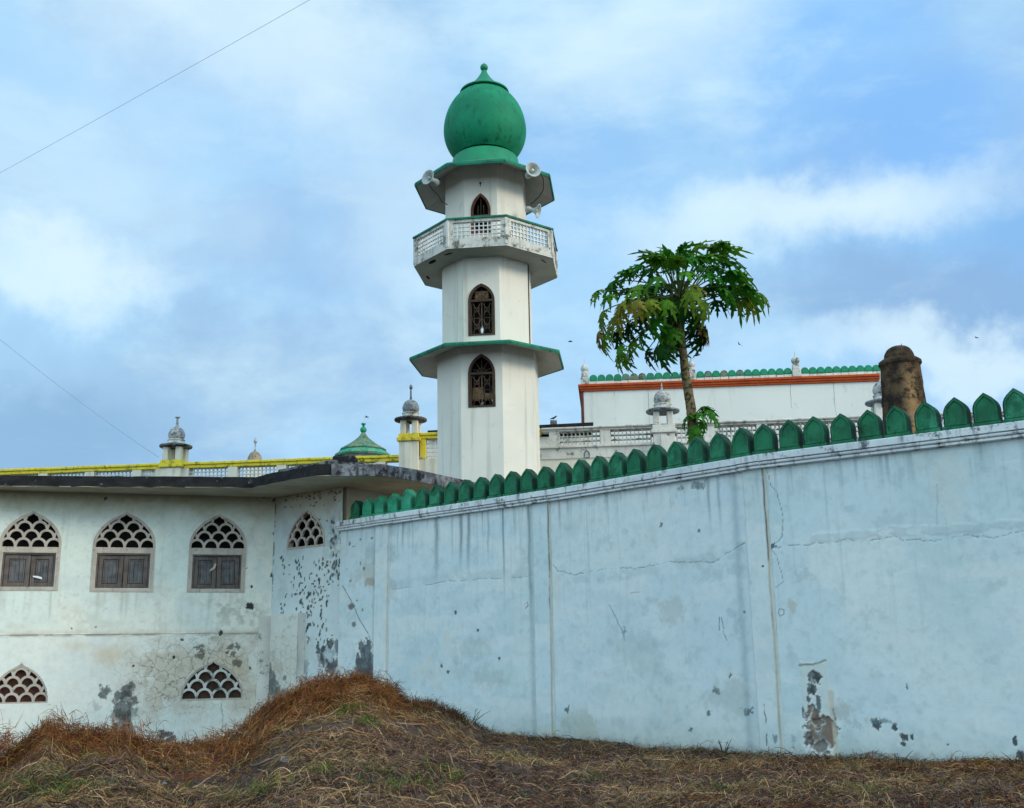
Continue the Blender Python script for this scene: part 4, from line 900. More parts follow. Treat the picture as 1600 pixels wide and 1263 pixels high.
# high parapet
cap(sT2 + .34, sM(846) - 0.02, ZHI, M_['yellow'])
m = MB(PM.M); m.cbox(sT2 + .36, sT2 + .56, -.03, .25, ZHI - .88, ZHI - .2, .01); m.build('yellow_pier', M_['yellow'], cb)
x0 = sT2 + .56; x1 = sM(716, 690); m = MB(PM.M); m.box(x1, x1 + .3, -.03, .26, ZHI - .88, ZHI - .2); m.build('pier', M_['cream'], cb)
lat_panel(x0, x1, ZHI - .78, ZHI - .2, 7, 4)
hc = [sM(846) + .005]
while hc[-1] < s_end: hc.append(hc[-1] + random.uniform(1.2, 2.4))
for a, b in zip(hc[:-1], hc[1:]): cap(a, b - .004, ZHI + random.uniform(-.006, .006), M_['creamg'], False)
m = MB(PM.M); m.cbox(sM(843), s_end, -.09, .3, ZHI - .70, ZHI - .61, .015); m.box(sM(843), s_end, -.03, .28, ZHI - 1.05, ZHI - .70); m.build('parapet_base', M_['creamg'], cb)
pp = sM(946, 690) - sM(866, 690); ps = [sM(866, 690) + pp * k for k in range(-1, 18)]
allp = sorted([(p, .34) for p in ps if abs(p - sT3) > .62 and abs(p - sT4) > .62 and p > sM(820)] + [(sT3, .85), (sT4, .85)])
for p, w in allp:
    if w < .5: pier(p, w, ZHI - .61, ZHI - .13, 'creamg')
for (a, wa), (b, wb) in zip(allp[:-1], allp[1:]):
    x0, x1 = a + wa / 2, b - wb / 2
    if x1 - x0 > .25: lat_panel(x0, x1, ZHI - .60, ZHI - .14, max(3, int((x1 - x0) / .13)), 3, 'balc', .05, .24)
def turret(s, zbase, kind, vfin, zpier, wp_=.72):
    """kind: yellow / grey / white"""
    capm = {'yellow': 'yellow', 'dark': 'yellow', 'white': 'creamg'}[kind]; dmat = 'tgrey' if kind == 'dark' else 'tdome'
    M = PM.M @ Matrix.Translation((s, .14, 0)); h = wp_ / 2
    m = MB(M); m.cbox(-h, h, -h + .02, h, zpier, zbase - .26, .012); m.box(-.12, .12, -h - .004, -h + .02, zpier, zbase - .40) if False else None
    m.cbox(-h * .32, h * .32, -h - .02, -h + .05, zpier, zbase - .34, .008)
    t = m.build('turret', M_['cream' if kind != 'white' else 'creamg'], cb)
    m = MB(M); m.cbox(-h - .07, h + .07, -h - .06, h + .06, zbase - .26, zbase - .14, .015); m.cbox(-h - .02, h + .02, -h - .01, h + .01, zbase - .139, zbase, .015); m.build('turret_base', M_[capm], t)
    hc_ = .47; cw = .10; r = h - .13
    for sx in (-1, 1):
        for sy in (-1, 1): m = MB(M); m.cbox(sx * r - cw, sx * r + cw, sy * r - cw, sy * r + cw, zbase, zbase + hc_, .02); m.build('column', M_['cream' if kind != 'white' else 'creamg'], t)
    z = zbase + hc_; m = MB(M); m.lathe([(.001, z - .002), (.42, z - .001), (.545, z + .02), (.56, z + .05), (.55, z + .09), (.40, z + .13), (.28, z + .15), (.001, z + .16)], n=32); m.build('canopy', M_['greyc' if kind != 'white' else 'tgrey'], t)
    z += .13; m = MB(M); m.lathe([(.32, z), (.325, z + .03), (.29, z + .05), (.28, z + .12), (.30, z + .135), (.30, z + .16), (.24, z + .18)], n=28); m.build('drum', M_['balc'], t)
    z += .17; m = MB(M); rr = .285; m.lathe([(.22, z - .02)] + [(rr * math.cos(a)**.9, z + .15 + rr * math.sin(a) * (1.08 if a > 0 else .8)) for a in np.linspace(-.75, 1.45, 16)] + [(.03, z + .15 + rr * 1.12)], n=28); m.build('dome', M_[dmat], t)
    z += .15 + rr * 1.1; m = MB(M)
    if kind == 'dark': m.lathe([(.05, z - .02), (.035, z + .1), (.03, z + .3), (.022, z + .36), (.05, z + .39), (.055, z + .43), (.05, z + .5), (.02, z + .54), (.001, z + .56)], n=10)
    elif kind == 'yellow': m.lathe([(.06, z - .02), (.045, z + .1), (.035, z + .26), (.035, z + .30), (.09, z + .325), (.09, z + .35), (.02, z + .36), (.001, z + .37)], n=12)
    else: m.lathe([(.10, z - .05), (.03, z + .1), (.015, z + .25), (.001, z + .40)], n=10)
    m.build('finial', M_['tgrey' if kind == 'dark' else 'tdome'], t)
    return t
_, zb1_ = PM.hit(272, 718.5, -.2); turret(sT1, zb1_, 'yellow', 650, ZLO - 1.05, .72)
_, zb2_ = PM.hit(640, 677, -.2); t2 = turret(sT2, zb2_, 'dark', 594, -.5, .66)
_, zb3_ = PM.hit(1037, 664, -.2); turret(sT3, zb3_, 'white', 598, -.5, .7)
turret(sT4, zb3_, 'white', 598, -.5, .7)
m = MB(PM.M); m.box(sT1 - .6, sT1 + .6, -.06, .3, ZLO - 1.05, ZLO - .2); m.build('pier', M_['cream'], cb)
# damp run of pipe below the high parapet, small arched niche, rear low roof
m = MB(PM.M); a, b = PM.hit(660, 712); m.tube([(a, -.03, b), (PM.hit(648, 722)[0], -.03, PM.hit(648, 722)[1]), (PM.hit(632, 734)[0], -.03, PM.hit(632, 734)[1])], .02, 5); a, b = PM.hit(664, 709); m.tube([(a, -.02, b), (a, -.02, b - 2)], .012, 5); m.build('conduit', M_['wire'], cb)
m = MB(PM.M @ Matrix.Translation((sM(917, 710), 0, 0))); _, zz = PM.hit(917, 716); m.prism(archpts(.16, .22, .1), -.03, .02) if False else m.add([Vector(p) for p in []], []); ringframe(m, [(x, z + zz) for x, z in archpts(.19, .27, .12)], [(x, z + zz + .02) for x, z in archpts(.12, .22, .10)], -.05, .01); m.build('niche', M_['greyc'], cb)

# rear shed roof and block left of the hall
def rear():
    y = 38.
    a = at(838, 668, y=y); b = at(910, 661, y=y); z0 = a.z - 1.6
    th = thing('rear_roof', (a.x, y, 0), 'low black stained flat roof between the minaret and the hall', 'roof')
    Pq = Plane((a.x, y), (b.x, y + .0)); m = MB(Pq.M)
    h = b.z - a.z
    m.prism([(-4, a.z - .3), (Pq.len + .4, b.z - .25), (Pq.len + .4, b.z + .02), (-4, a.z - .06)], 0, 3.5); m.build('roof_slab', M_['blackc'], th)
    m = MB(Pq.M); m.box(-4, Pq.len + .4, .25, 3.2, -.3, a.z - .31); m.build('wall', M_['creamg'], th)
    c_ = at(865, 664, y=y + .3); m = MB(); m.cbox(c_.x - .12, c_.x + .12, c_.y - .12, c_.y + .12, c_.z - .3, c_.z + .16, .02); m.build('chimney', M_['greyc'], th)
    return c_
cpos = rear()

# ================================================================== PRAYER HALL
PH = Plane(at(908, 605, y=42.), None, -.09)
ph = thing('prayer_hall', tuple(PH.world(0, 0, 0)), 'white hall with orange cornice and a row of rounded green merlons', 'building')
_, zh1 = PH.hit(908, 602); _, zh0 = PH.hit(908, 612.5); Lh = PH.hit(1408, 590)[0]
m = MB(PH.M); m.box(.0, Lh, 0, 9, -.5, zh0 - .0); m.build('wall', M_['hall'], ph)
m = MB(PH.M); H = zh1 - zh0; m.cbox(-.12, Lh + .12, -.16, 9.1, zh0 + H * .66, zh1, .01); m.box(-.08, Lh + .08, -.11, 9.05, zh0 + H * .34, zh0 + H * .655); m.cbox(-.05, Lh + .05, -.07, 9.02, zh0 + .003, zh0 + H * .335, .01)
m.build('cornice', M_['orange'], ph)
m = MB(PH.M); m.box(-.03, .09, -.03, .2, -.4, zh0 + .01); m.build('corner_band', M_['dboard'], ph)
pin = [PH.hit(914, 595)[0], PH.hit(1081, 590)[0], PH.hit(1244, 580)[0], PH.hit(1407, 572)[0]]
for u_, v0_, v1_ in ((1012, 612, 668), (1302, 598, 650), (1235, 602, 640), (960, 612, 622)):
    m = MB(PH.M); a_, b_ = PH.hit(u_, v0_); _, e_ = PH.hit(u_, v1_); L_ = [(a_ + random.uniform(-.03, .03), -.002, b_ + (e_ - b_) * t) for t in np.linspace(0, 1, 8)]; m.tube(L_, [.006, .004, .005, .004, .005, .003, .003, .002], 4); m.build('crack_line', M_['greyc'], ph)
nmer = 0
for a, b in zip(pin[:-1], pin[1:]):
    n = round((b - a - .36) / .325); w = (b - a - .36) / n
    for k in range(n):
        s = a + .18 + w * (k + .5); M = PH.M @ Matrix.Translation((s, -.06, zh1))
        m = MB(M); m.cur = 1; m.box(-w / 2 + .008, w / 2 - .008, 0, .16, 0, .12 + random.uniform(-.012, .01)); m.cur = 0
        r_ = w / 2 - .004; arc = [(r_ * math.cos(t), .125 + .12 + r_ * 1.0 * math.sin(t)) for t in np.linspace(0, PI, 11)]; m.prism([(-r_, .125), (r_, .125)] + arc, .01, .14)
        o = [(x * .72, .04 + .125 * .0 + (z - .125) * .78 + .125) for x, z in arc]; o = [(-r_ * .72, .15), (r_ * .72, .15)] + o[0:]
        m.prism(o, -.012, .01); mm = M_['domelt'] if random.random() < .75 else M_['tealold']
        m.build('merlon', [mm, M_['creamg']], ph)
for s in pin:
    M = PH.M @ Matrix.Translation((s, .02, zh1)); m = MB(M); m.cbox(-.17, .17, -.17, .17, 0, .30, .02); m.cbox(-.14, .14, -.14, .14, .30, .50, .03); m.lathe([(.13, .48), (.15, .52), (.10, .56)] + [(.165 * math.cos(t), .70 + .165 * math.sin(t)) for t in np.linspace(-.95, 1.3, 12)] + [(.03, .88), (.02, .95), (.004, 1.12)], n=20)
    m.build('pinnacle', M_['balc'], ph)

# ================================================================== pavilion and small dome behind
def pavilion():
    y = 46.; c0 = at(567, 716, y=y); th = thing('pavilion', (c0.x, y, 0), 'pavilion with a bell-shaped weathered green roof and ball finial', 'pavilion')
    s = mpp(y, c0.z); M = Matrix.Translation((c0.x, y, 0)); zb = at(567, 712, y=y).z; zt = at(567, 676, y=y).z
    m = MB(M); R0 = 44 * s
    m.lathe([(R0, zb - .1), (R0 + .04, zb - .02), (R0 * .96, zb + .04), (R0 * .84, zb + .16), (R0 * .70, zb + .30)], n=12, smooth=False); m.build('lower_roof', M_['teal'], th)
    m = MB(M); H = zt - zb - .1; pr = [(R0 * .82, zb + .20), (R0 * .84, zb + .23)]
    for t in np.linspace(0, 1, 9): pr.append((.05 * R0 + R0 * .77 * (1 - t)**1.65, zb + .27 + (H - .1) * t))
    m.lathe(pr, n=12, smooth=False); m.build('upper_roof', M_['tealold'], th)
    m = MB(M); m.ball((0, 0, zt + .12), 5.2 * s); m.lathe([(.05, zt + .2), (.05, zt + .34), (.10, zt + .36), (.10, zt + .42), (.001, zt + .44)], n=8); m.build('finial', M_['domelt'], th)
    m = MB(M); m.lathe([(R0 * .8, -.5), (R0 * .8, zb)], n=8, smooth=False, close=True); m.build('wall', M_['cream'], th)
pavilion()
def smalldome():
    y = 44.; c0 = at(398, 718, y=y); s = mpp(y, c0.z); th = thing('domed_pavilion', (c0.x, y, 0), 'small brown dome with pale finial peeking over the yellow parapet', 'pavilion'); M = Matrix.Translation((c0.x, y, 0)); z0 = at(398, 722, y=y).z; z1 = at(398, 705, y=y).z
    m = MB(M); r = 11.5 * s; H = z1 - z0; m.lathe([(r * math.cos(a), z0 + H * math.sin(a)) for a in np.linspace(-.4, 1.5, 14)], n=24); m.build('dome', M_['tbrown'], th)
    m = MB(M); k = s; m.lathe([(2 * k, z1 - .03), (.8 * k, z1 + 4 * k), (.8 * k, z1 + 12 * k), (2.4 * k, z1 + 13 * k), (2.6 * k, z1 + 16 * k), (1.8 * k, z1 + 20 * k), (.01, z1 + 21 * k)], n=10); m.build('finial', M_['tdome'], th)
    m = MB(M); m.box(-r, r, -r, r, -.5, z0 - .02); m.build('base', M_['cream'], th)
smalldome()

# ================================================================== OLD STONE PILLAR
def pillar():
    y = 20.; c0 = at(1406, 568, y=y); s = mpp(y, c0.z); th = thing('stone_pillar', (c0.x, y, 0), 'old round blackened stone pillar with domed top and ochre scar', 'pillar')
    zl = c0.z; c1 = at(1409, 650, y=y)
    def colr(P):
        a = P[:, 0] - c0.x; z = P[:, 2]; f = np.exp(-((a - .02) / .13)**2) * sst(zl + .05, zl - .5, z) * (P[:, 1] < y + .1)
        return np.stack([f, f, f], 1)
    def lathe_np(prof, nm, n=72, amp=.012):
        V = []; 
        prof2 = []
        for (r0, z0), (r1, z1) in zip(prof[:-1], prof[1:]):
            k = max(1, int(math.hypot(r1 - r0, z1 - z0) / .04))
            for i in range(k): prof2.append((r0 + (r1 - r0) * i / k, z0 + (z1 - z0) * i / k))
        prof2.append(prof[-1]); prof2 = np.array(prof2); th_ = np.linspace(0, 2 * PI, n, endpoint=False)
        Rr = prof2[:, 0][:, None] + (fbm(prof2[:, 1][:, None] * 5 + 0 * th_, np.sin(th_) * 2 + 0 * prof2[:, :1] + 7, 3, 5, .7) - .5) * amp * 2 * (prof2[:, 0][:, None] > .02)
        X = c0.x + Rr * np.sin(th_); Y = y - Rr * np.cos(th_); Z = prof2[:, 1][:, None] + 0 * th_
        V = np.stack([X, Y, Z], -1).reshape(-1, 3); I = np.arange(len(prof2) * n).reshape(len(prof2), n); J = np.roll(I, -1, 1)
        Q = np.stack([I[:-1], J[:-1], J[1:], I[1:]], -1).reshape(-1, 4)
        return mesh_np(nm, V, Q, M_['stone'], th, colr(V), smooth=True)
    rT = 29.5 * s; rB = 33.5 * mpp(y, c1.z); slope = (rB - rT) / (zl - c1.z)
    lathe_np([(rT + slope * (zl + .5), -.5), (rT, zl - .02)], 'shaft')
    lathe_np([(rT - .02, zl - .08), (rT + .012, zl - .06), (rT + .03, zl - .02), (rT + .025, zl + .03), (rT - .04, zl + .075), (rT - .10, zl + .08)], 'ledge', amp=.02)
    rd_ = 23 * s; zt_ = at(1405, 541, y=y).z - .0; H = zt_ - zl - .06
    lathe_np([(rd_, zl + .06)] + [(rd_ * math.cos(a)**.8, zl + .08 + (H - .02) * math.sin(a)**.95) for a in np.linspace(.05, 1.5, 12)] + [(.01, zt_)], 'dome_top', amp=.015)
    m = MB(M=Matrix.Translation((c0.x + .06, y, zt_ - .02))); m.tube([(0, 0, 0), (.01, 0, .07)], .006, 4); m.build('spike', M_['black'], th)
pillar()

# ================================================================== PAPAYA TREE
def papaya():
    y = 21.; path = [(1087, 760), (1086, 700), (1080, 640), (1071, 585), (1065, 530), (1061, 490), (1060, 458)]; P_ = [at(u, v, y=y) for u, v in path]
    s = mpp(y, P_[3].z); base = P_[0]; P_ = [Vector((base.x + .03, y, -.3))] + P_
    th = thing('papaya_tree', (base.x, y, 0), 'papaya tree with one bare trunk and lobed leaves rising behind the wall', 'tree')
    rw = [.14, .125, .112, .10, .088, .078, .07, .058]
    # trunk with leaf scars
    pts = []; rs = []
    for i in range(len(P_) - 1):
        k = int((P_[i + 1] - P_[i]).length / .035) + 1
        for j in range(k): t = j / k; pts.append(P_[i].lerp(P_[i + 1], t)); rs.append(rw[i] * (1 - t) + rw[i + 1] * t)
    n = 16; V = []; 
    for i, p in enumerate(pts):
        for k in range(n):
            a = 2 * PI * k / n; sc_ = rs[i] * (1 + .07 * math.sin(i * 1.9 + 2.4 * k) + random.uniform(-.05, .05)); V.append((p.x + sc_ * math.sin(a), p.y - sc_ * math.cos(a), p.z))
    V = np.array(V); I = np.arange(len(V)).reshape(-1, n); J = np.roll(I, -1, 1); Q = np.stack([I[:-1], J[:-1], J[1:], I[1:]], -1).reshape(-1, 4)
    nz = fbm(V[:, 0] * 8 + V[:, 1] * 8, V[:, 2] * 14, 2, 4, .7)[:, None]; Cc = np.array([.11, .085, .045]) * (1 - nz) + np.array([.24, .19, .10]) * nz; dk = (fbm(V[:, 0] * 22, V[:, 2] * 25, 6, 3, .7) > .58)[:, None]; Cc = np.where(dk, np.array([.035, .03, .018]), Cc)
    mesh_np('trunk', V, Q, M_['bark'], th, Cc, True)
    top = P_[-1]
    VV = []; FF = []; CC = []; stalk = MB(); nb = [0]
    def leaf(c, out, droop, size, col, roll=0., curl=.35):
        """palmate lobed leaf: centre c, main axis 'out'; each lobe has side lobes"""
        out = Vector(out).normalized(); up = Vector((0, 0, 1)); side = out.cross(up); side = side.normalized() if side.length > .05 else Vector((1, 0, 0)); nrm = side.cross(out).normalized()
        nrm = (Matrix.Rotation(roll, 3, out) @ nrm); side = out.cross(nrm).normalized()
        def pt(x, yv, zz): return c + out * x + side * yv + nrm * zz
        angs = [0, 36, -36, 74, -74, 112, -112, 150, -150]; lens = [1, .94, .94, .8, .8, .62, .62, .42, .42]
        for a, L in zip(angs, lens):
            a = R(a + random.uniform(-6, 6)); L = L * size * random.uniform(.88, 1.08); d = Vector((math.cos(a), math.sin(a))); e = Vector((-d.y, d.x))
            prof = [(.0, .04), (.15, .10), (.26, .09), (.36, .13), (.45, .27), (.50, .10), (.58, .11), (.69, .24), (.73, .08), (.86, .09), (1.0, .006)]
            l = []
            for t, w in prof:
                z = -droop * (t * L)**2 * 1.3 / max(size, .1) + curl * abs(0) ; tt = t * L
                fw = .10 * L if w > .15 else 0
                for sg in (-1, 0, 1):
                    ww = w * L * 1.0 * sg; q = d * (tt + (fw if sg else 0)) + e * ww; z2 = z - curl * abs(ww) * .55 + random.uniform(-.006, .006)
                    l.append(pt(q.x, q.y, z2))
            b = nb[0]; VV.extend(l); nb[0] += len(l); k = random.uniform(.8, 1.2)
            for _ in l: CC.append([x * k for x in col])
            for i in range(len(prof) - 1):
                for j in (0, 1): FF.append((b + 3 * i + j, b + 3 * i + j + 1, b + 3 * (i + 1) + j + 1, b + 3 * (i + 1) + j))
    G1 = (.028, .15, .008); G2 = (.075, .20, .010); G0 = (.008, .06, .005); Y = (.17, .21, .02); O = (.13, .13, .02); BR = (.08, .035, .018)
    def place(u, v, dy, col, size=.50, org=None, sag=.25, dr=.9):
        c = at(u, v, y=y + dy); t0 = org or top.lerp(P_[-3], random.random() * .55)
        mid = t0.lerp(c, .55) + Vector((0, 0, sag * (c - t0).length * .55))
        L = [t0.lerp(mid, t).lerp(mid.lerp(c, t), t) for t in np.linspace(0, 1, 7)]
        rr_ = [.019, .018, .016, .015, .013, .012, .010]; b = nb[0]
        for q_, r_ in zip(L, rr_):
            for ox, oz in ((-1, 0), (0, 1), (1, 0), (0, -1)): VV.append(q_ + Vector((ox * r_, ox * r_ * .3, oz * r_))); CC.append([.06, .10, .03])
        for i in range(6):
            for k_ in range(4): FF.append((b + 4 * i + k_, b + 4 * i + (k_ + 1) % 4, b + 4 * i + 4 + (k_ + 1) % 4, b + 4 * i + 4 + k_))
        nb[0] += 28
        out = (L[-1] - L[-2]).normalized(); h = Vector((out.x, out.y, 0)); dn = .15 + (.45 if c.z < t0.z else 0)
        out = (out + Vector((0, 0, -dn)) + Vector((random.uniform(-.25, .25), random.uniform(-.3, .3), random.uniform(-.2, .2)))).normalized()
        leaf(c, out, dr, size, col, random.uniform(-.5, .5), random.uniform(.2, .6))
    # rim, upper dome, inner and hanging leaves, set at their heights in the crown and at varied depths around the trunk
    rim = [(1062, 393, -.2, G1), (1042, 398, .1, G2), (1082, 390, -.1, G2), (1150, 428, -.1, G2), (1166, 448, -.4, G1), (1172, 462, .2, G2), (1135, 408, .2, G1), (1110, 390, -.4, G2), (1025, 402, -.1, G1), (1125, 435, .3, G1), (1058, 410, -.6, G2), (1088, 405, -.7, G1), (1120, 400, .1, G1), (1095, 402, -.5, G2), (1060, 402, .3, G1), (1035, 408, -.4, G2), (1005, 415, .2, G1), (985, 425, -.4, G1), (1140, 425, -.3, G1), (1152, 445, .3, G2), (960, 440, .1, G1), (952, 460, -.5, G2), (1165, 468, -.1, Y), (1145, 470, .5, G1), (940, 488, .2, G2), (962, 495, -.6, Y), (934, 520, -.1, O), (950, 515, .4, G2), (1130, 455, -.7, G1), (1105, 428, -.8, G1), (1070, 425, -1., G2), (1030, 432, -1., G1), (1000, 445, -.9, G2), (980, 470, -1., Y), (1075, 395, .8, G1), (1110, 415, .9, G1), (1020, 420, .9, G0), (980, 450, .9, G0), (1140, 450, .9, G0), (1050, 420, -.1, G1), (1088, 420, .2, G1), (1127, 393, -.2, G2), (1012, 470, -1.1, Y), (1040, 470, -1.1, G2), (1080, 455, -1.2, Y), (1100, 470, -.9, G2), (1020, 500, -.8, G1), (985, 535, -.2, G2), (975, 560, -.1, G2), (1000, 520, .3, G1), (1010, 550, .2, G0), (1025, 545, -.5, G0), (1032, 525, -.4, G2), (1000, 490, .8, G0), (1045, 500, .8, G0), (1085, 490, .7, G0), (1090, 500, .2, G1), (1050, 535, .1, G0), (1098, 525, .0, G0), (1120, 470, .7, G0), (1070, 460, .9, G0), (965, 520, .6, G0), (1030, 480, .3, G0), (1060, 470, .4, G0), (1090, 450, .3, G0), (1112, 445, .1, G1), (1045, 445, .2, G0), (1010, 455, .1, G0)]
    for u, v, dy, col in rim:
        place(u, v, dy * .9, [c_ * random.uniform(.75, 1.2) for c_ in col], random.uniform(.32, .46), sag=random.uniform(.15, .4))
        if random.random() < .4: place(u + random.uniform(-20, 20), v + random.uniform(-14, 14), dy * .9 + random.uniform(-.3, .3), [c_ * random.uniform(.7, 1.2) for c_ in (col if col is not O else G2)], random.uniform(.28, .40), sag=random.uniform(.15, .4))
    for _ in range(6):
        a = random.uniform(0, 2 * PI); rr = random.uniform(.25, 1.0); place(1058 + rr * 85 * math.sin(a), 448 + random.uniform(-30, 40) + rr * 14, -1.0 * rr * math.cos(a), [c_ * random.uniform(.6, 1.1) for c_ in random.choice([G1, G1, G0, G2, G0])], random.uniform(.32, .46))
    # hanging dead leaves
    d1 = at(1103, 515, y=y - .1)
    for _ in range(3): place(1102 + random.uniform(-3, 3), 517, random.uniform(-.1, .1), BR if _ else O, .36, sag=.3, dr=.3)
    # sprout low on the trunk
    og = at(1083, 655, y=y)
    for u, v, dy in ((1105, 640, 0.), (1112, 648, -.2), (1097, 636, .1), (1075, 650, -.1), (1090, 668, -.3), (1100, 660, .2), (1080, 672, .0), (1092, 645, -.2)): place(u, v, dy, [c_ * random.uniform(.8, 1.2) for c_ in G1], .27, org=og, sag=.3)
    V = np.array([tuple(p) for p in VV]); mesh_np('crown', V, np.array(FF), M_['leaf'], th, np.array(CC))
papaya()

# ================================================================== BIRDS AND WIRES
def bird(u, v, y, span, yaw, roll, label, perched=False):
    p = at(u, v, y=y); M = Matrix.Translation(p) @ Matrix.Rotation(yaw, 4, 'Z') @ Matrix.Rotation(roll, 4, 'X'); s = span
    m = MB(M); m.tube([(-.28 * s, 0, 0), (-.2 * s, 0, .0), (-.05 * s, 0, 0), (.1 * s, 0, .01 * s), (.2 * s, 0, .02 * s), (.26 * s, 0, .02 * s)], [.01 * s, .03 * s, .06 * s, .05 * s, .035 * s, .006 * s], 8)
    if not perched:
        for sg in (-1, 1): m.add([(.1 * s, sg * .03 * s, .01 * s), (-.06 * s, sg * .03 * s, 0), (-.04 * s, sg * .28 * s, .10 * s), (.09 * s, sg * .26 * s, .10 * s), (-.10 * s, sg * .5 * s, .06 * s), (.1 * s, sg * .03 * s, -.01 * s), (-.06 * s, sg * .03 * s, -.01 * s), (-.04 * s, sg * .28 * s, .09 * s), (.09 * s, sg * .26 * s, .09 * s)], [(0, 1, 2, 3), (3, 2, 4), (5, 6, 7, 8), (8, 7, 4), (0, 3, 8, 5), (1, 6, 7, 2)])
    else:
        for sg in (-1, 1): m.tube([(0, sg * .03 * s, -.03 * s), (0, sg * .03 * s, -.16 * s)], .008 * s, 4)
    tag(m.build('bird', M_['bird'], None), label, 'bird', 'birds round the mosque')
bird(1526, 528, 60, .5, .4, .5, 'small dark bird flying at the far right of the stone pillar')
bird(1155, 538, 40, .42, 1.0, .9, 'small dark bird flying right of the papaya crown')
bird(891, 534, 45, .42, .2, .25, 'small dark bird flying between the minaret and the papaya tree')
bird(573, 652, 55, .5, .5, .4, 'small dark bird gliding above the green pavilion roof')
bird(1089, 555.5, 41, .6, -.5, .5, 'small bird gliding beside the middle pinnacle of the hall')
p = Vector((cpos.x, cpos.y, cpos.z + .16))
o_ = None
def perched_at(p, s, label):
    m = MB(Matrix.Translation(p + Vector((0, 0, .16 * s)))); 
    m.tube([(-.3 * s, 0, -.06 * s), (-.18 * s, 0, -.02 * s), (0, 0, .03 * s), (.12 * s, 0, .09 * s), (.18 * s, 0, .16 * s), (.24 * s, 0, .18 * s), (.3 * s, 0, .165 * s)], [.015 * s, .035 * s, .075 * s, .065 * s, .045 * s, .035 * s, .004 * s], 8)
    for sg in (-1, 1): m.tube([(0, sg * .03 * s, 0), (0, sg * .03 * s, -.17 * s)], .008 * s, 4)
    tag(m.build('bird', M_['bird'], None), label, 'bird', 'birds round the mosque')
perched_at(p, .5, 'bird perched on the small roof block left of the hall')
def wire(pts, r, label, sag=0.):
    P_ = [Vector(p) for p in pts]; L = []
    for a, b in zip(P_[:-1], P_[1:]):
        for t in np.linspace(0, 1, 24, endpoint=False): L.append(a.lerp(b, t) - Vector((0, 0, sag * 4 * t * (1 - t))))
    L.append(P_[-1]); m = MB(); m.tube(L, r, 5); tag(m.build('overhead_wire', M_['wire'], None), label, 'wire', 'overhead wires')
a = at(-60, 296, y=20); b = at(560, -52, y=13); wire([a + (a - b) * .8, b + (b - a) * .6], .003, 'grey overhead wire crossing the upper left sky', .12)
a = at(-40, 484, y=26); b = at(249, 715.5, y=36.1); wire([a + (a - b) * .5, b], .005, 'thin grey wire running down to the leftmost domed turret', .25)

# ================================================================== GROUND
crest = [(-150, 1198, 13.0), (0, 1198, 13.5), (30, 1180, 13.8), (75, 1141, 14), (105, 1160, 14), (160, 1158, 14.2), (200, 1160, 14.3), (240, 1174, 14.4), (300, 1173, 14.5), (370, 1170, 15), (395, 1153, 15.5), (430, 1120, 16), (470, 1097, 16.4), (540, 1082, 17), (590, 1084, 17.3), (620, 1097, 17.5), (680, 1112, 17.9), (730, 1136, 18.2), (765, 1148, 18.6), (850, 1160, 19.0), (1000, 1173, 17.7), (1195, 1184, 15.9), (1400, 1194, 14.9), (1600, 1203, 13.8), (1760, 1214, 13.2)]
CT, CY, CZ = [], [], []
for u, v, yy in crest:
    p = at(u, v, y=yy); CT.append(p.x / p.y); CY.append(yy); CZ.append(p.z)
CT = np.array(CT); CY = np.array(CY); CZ = np.array(CZ)
def terrain(x, y, rough=1.):
    yy = np.maximum(y, 1.); t = x / yy; cy = np.interp(t, CT, CY); cz = np.interp(t, CT, CZ)
    f = np.clip((yy - 8.) / (cy - 8.), 0, 1); near = cz * (f * .75 + .25 * f * f * (3 - 2 * f))
    hollow = np.interp(t, [-.5, -.33, -.3, -.12, 0, .3], [0, -.0, -.10, -.05, 0, 0]); near = near + hollow * np.sin(PI * f)
    left = np.interp(t, [-.05, .02], [1, 0])
    far = cz - left * np.clip(yy - cy, 0, 3) * .28
    z = np.where(yy < cy, near, far); front = sst(2, 6, y) * sst(60, 30, y) * sst(.9, .6, np.abs(t)); z = z * front
    z = z + rough * ((fbm(x * .9, y * .9, 71, 4, .55) - .5) * .22 + (fbm(x * 1.9 + 5, y * 1.9, 73, 3, .5) - .5) * .16 * np.interp(t, [-.05, .05], [1, .2]) + (fbm(x * 3.2, y * 3.2, 75, 5, .62) - .5) * .16) * front * np.clip(1.2 - np.abs(f - 1) * .0, 0, 1)
    return z
def gcol(x, y):
    n = fbm(x * 1.1, y * 1.1, 81, 4, .6)[..., None]; n2 = fbm(x * 7, y * 7, 85, 4, .65)[..., None]
    c = np.array([.04, .029, .026]) * (1 - n) + np.array([.13, .10, .09]) * n; return c * (.5 + n2)
ang = np.concatenate([np.arange(-180, -40, 5.), np.arange(-40, 40, .22), np.arange(40, 180, 5.)]) * PI / 180
rad = np.concatenate([[.01, 1, 2, 3, 4, 5, 6, 7], np.arange(7.5, 26, .075), 26 * 1.13**np.arange(1, 42)])
A_, R_ = np.meshgrid(ang, rad); X = R_ * np.sin(A_); Yg = R_ * np.cos(A_); Z = terrain(X, Yg)
V = np.stack([X, Yg, Z], -1).reshape(-1, 3); I = np.arange(V.shape[0]).reshape(A_.shape); J = np.roll(I, -1, 1)
Q = np.stack([I[:-1], J[:-1], J[1:], I[1:]], -1).reshape(-1, 4)
g = mesh_np('ground', V, Q, M_['soil'], None, gcol(X, Yg).reshape(-1, 3), True); g['kind'] = 'structure'

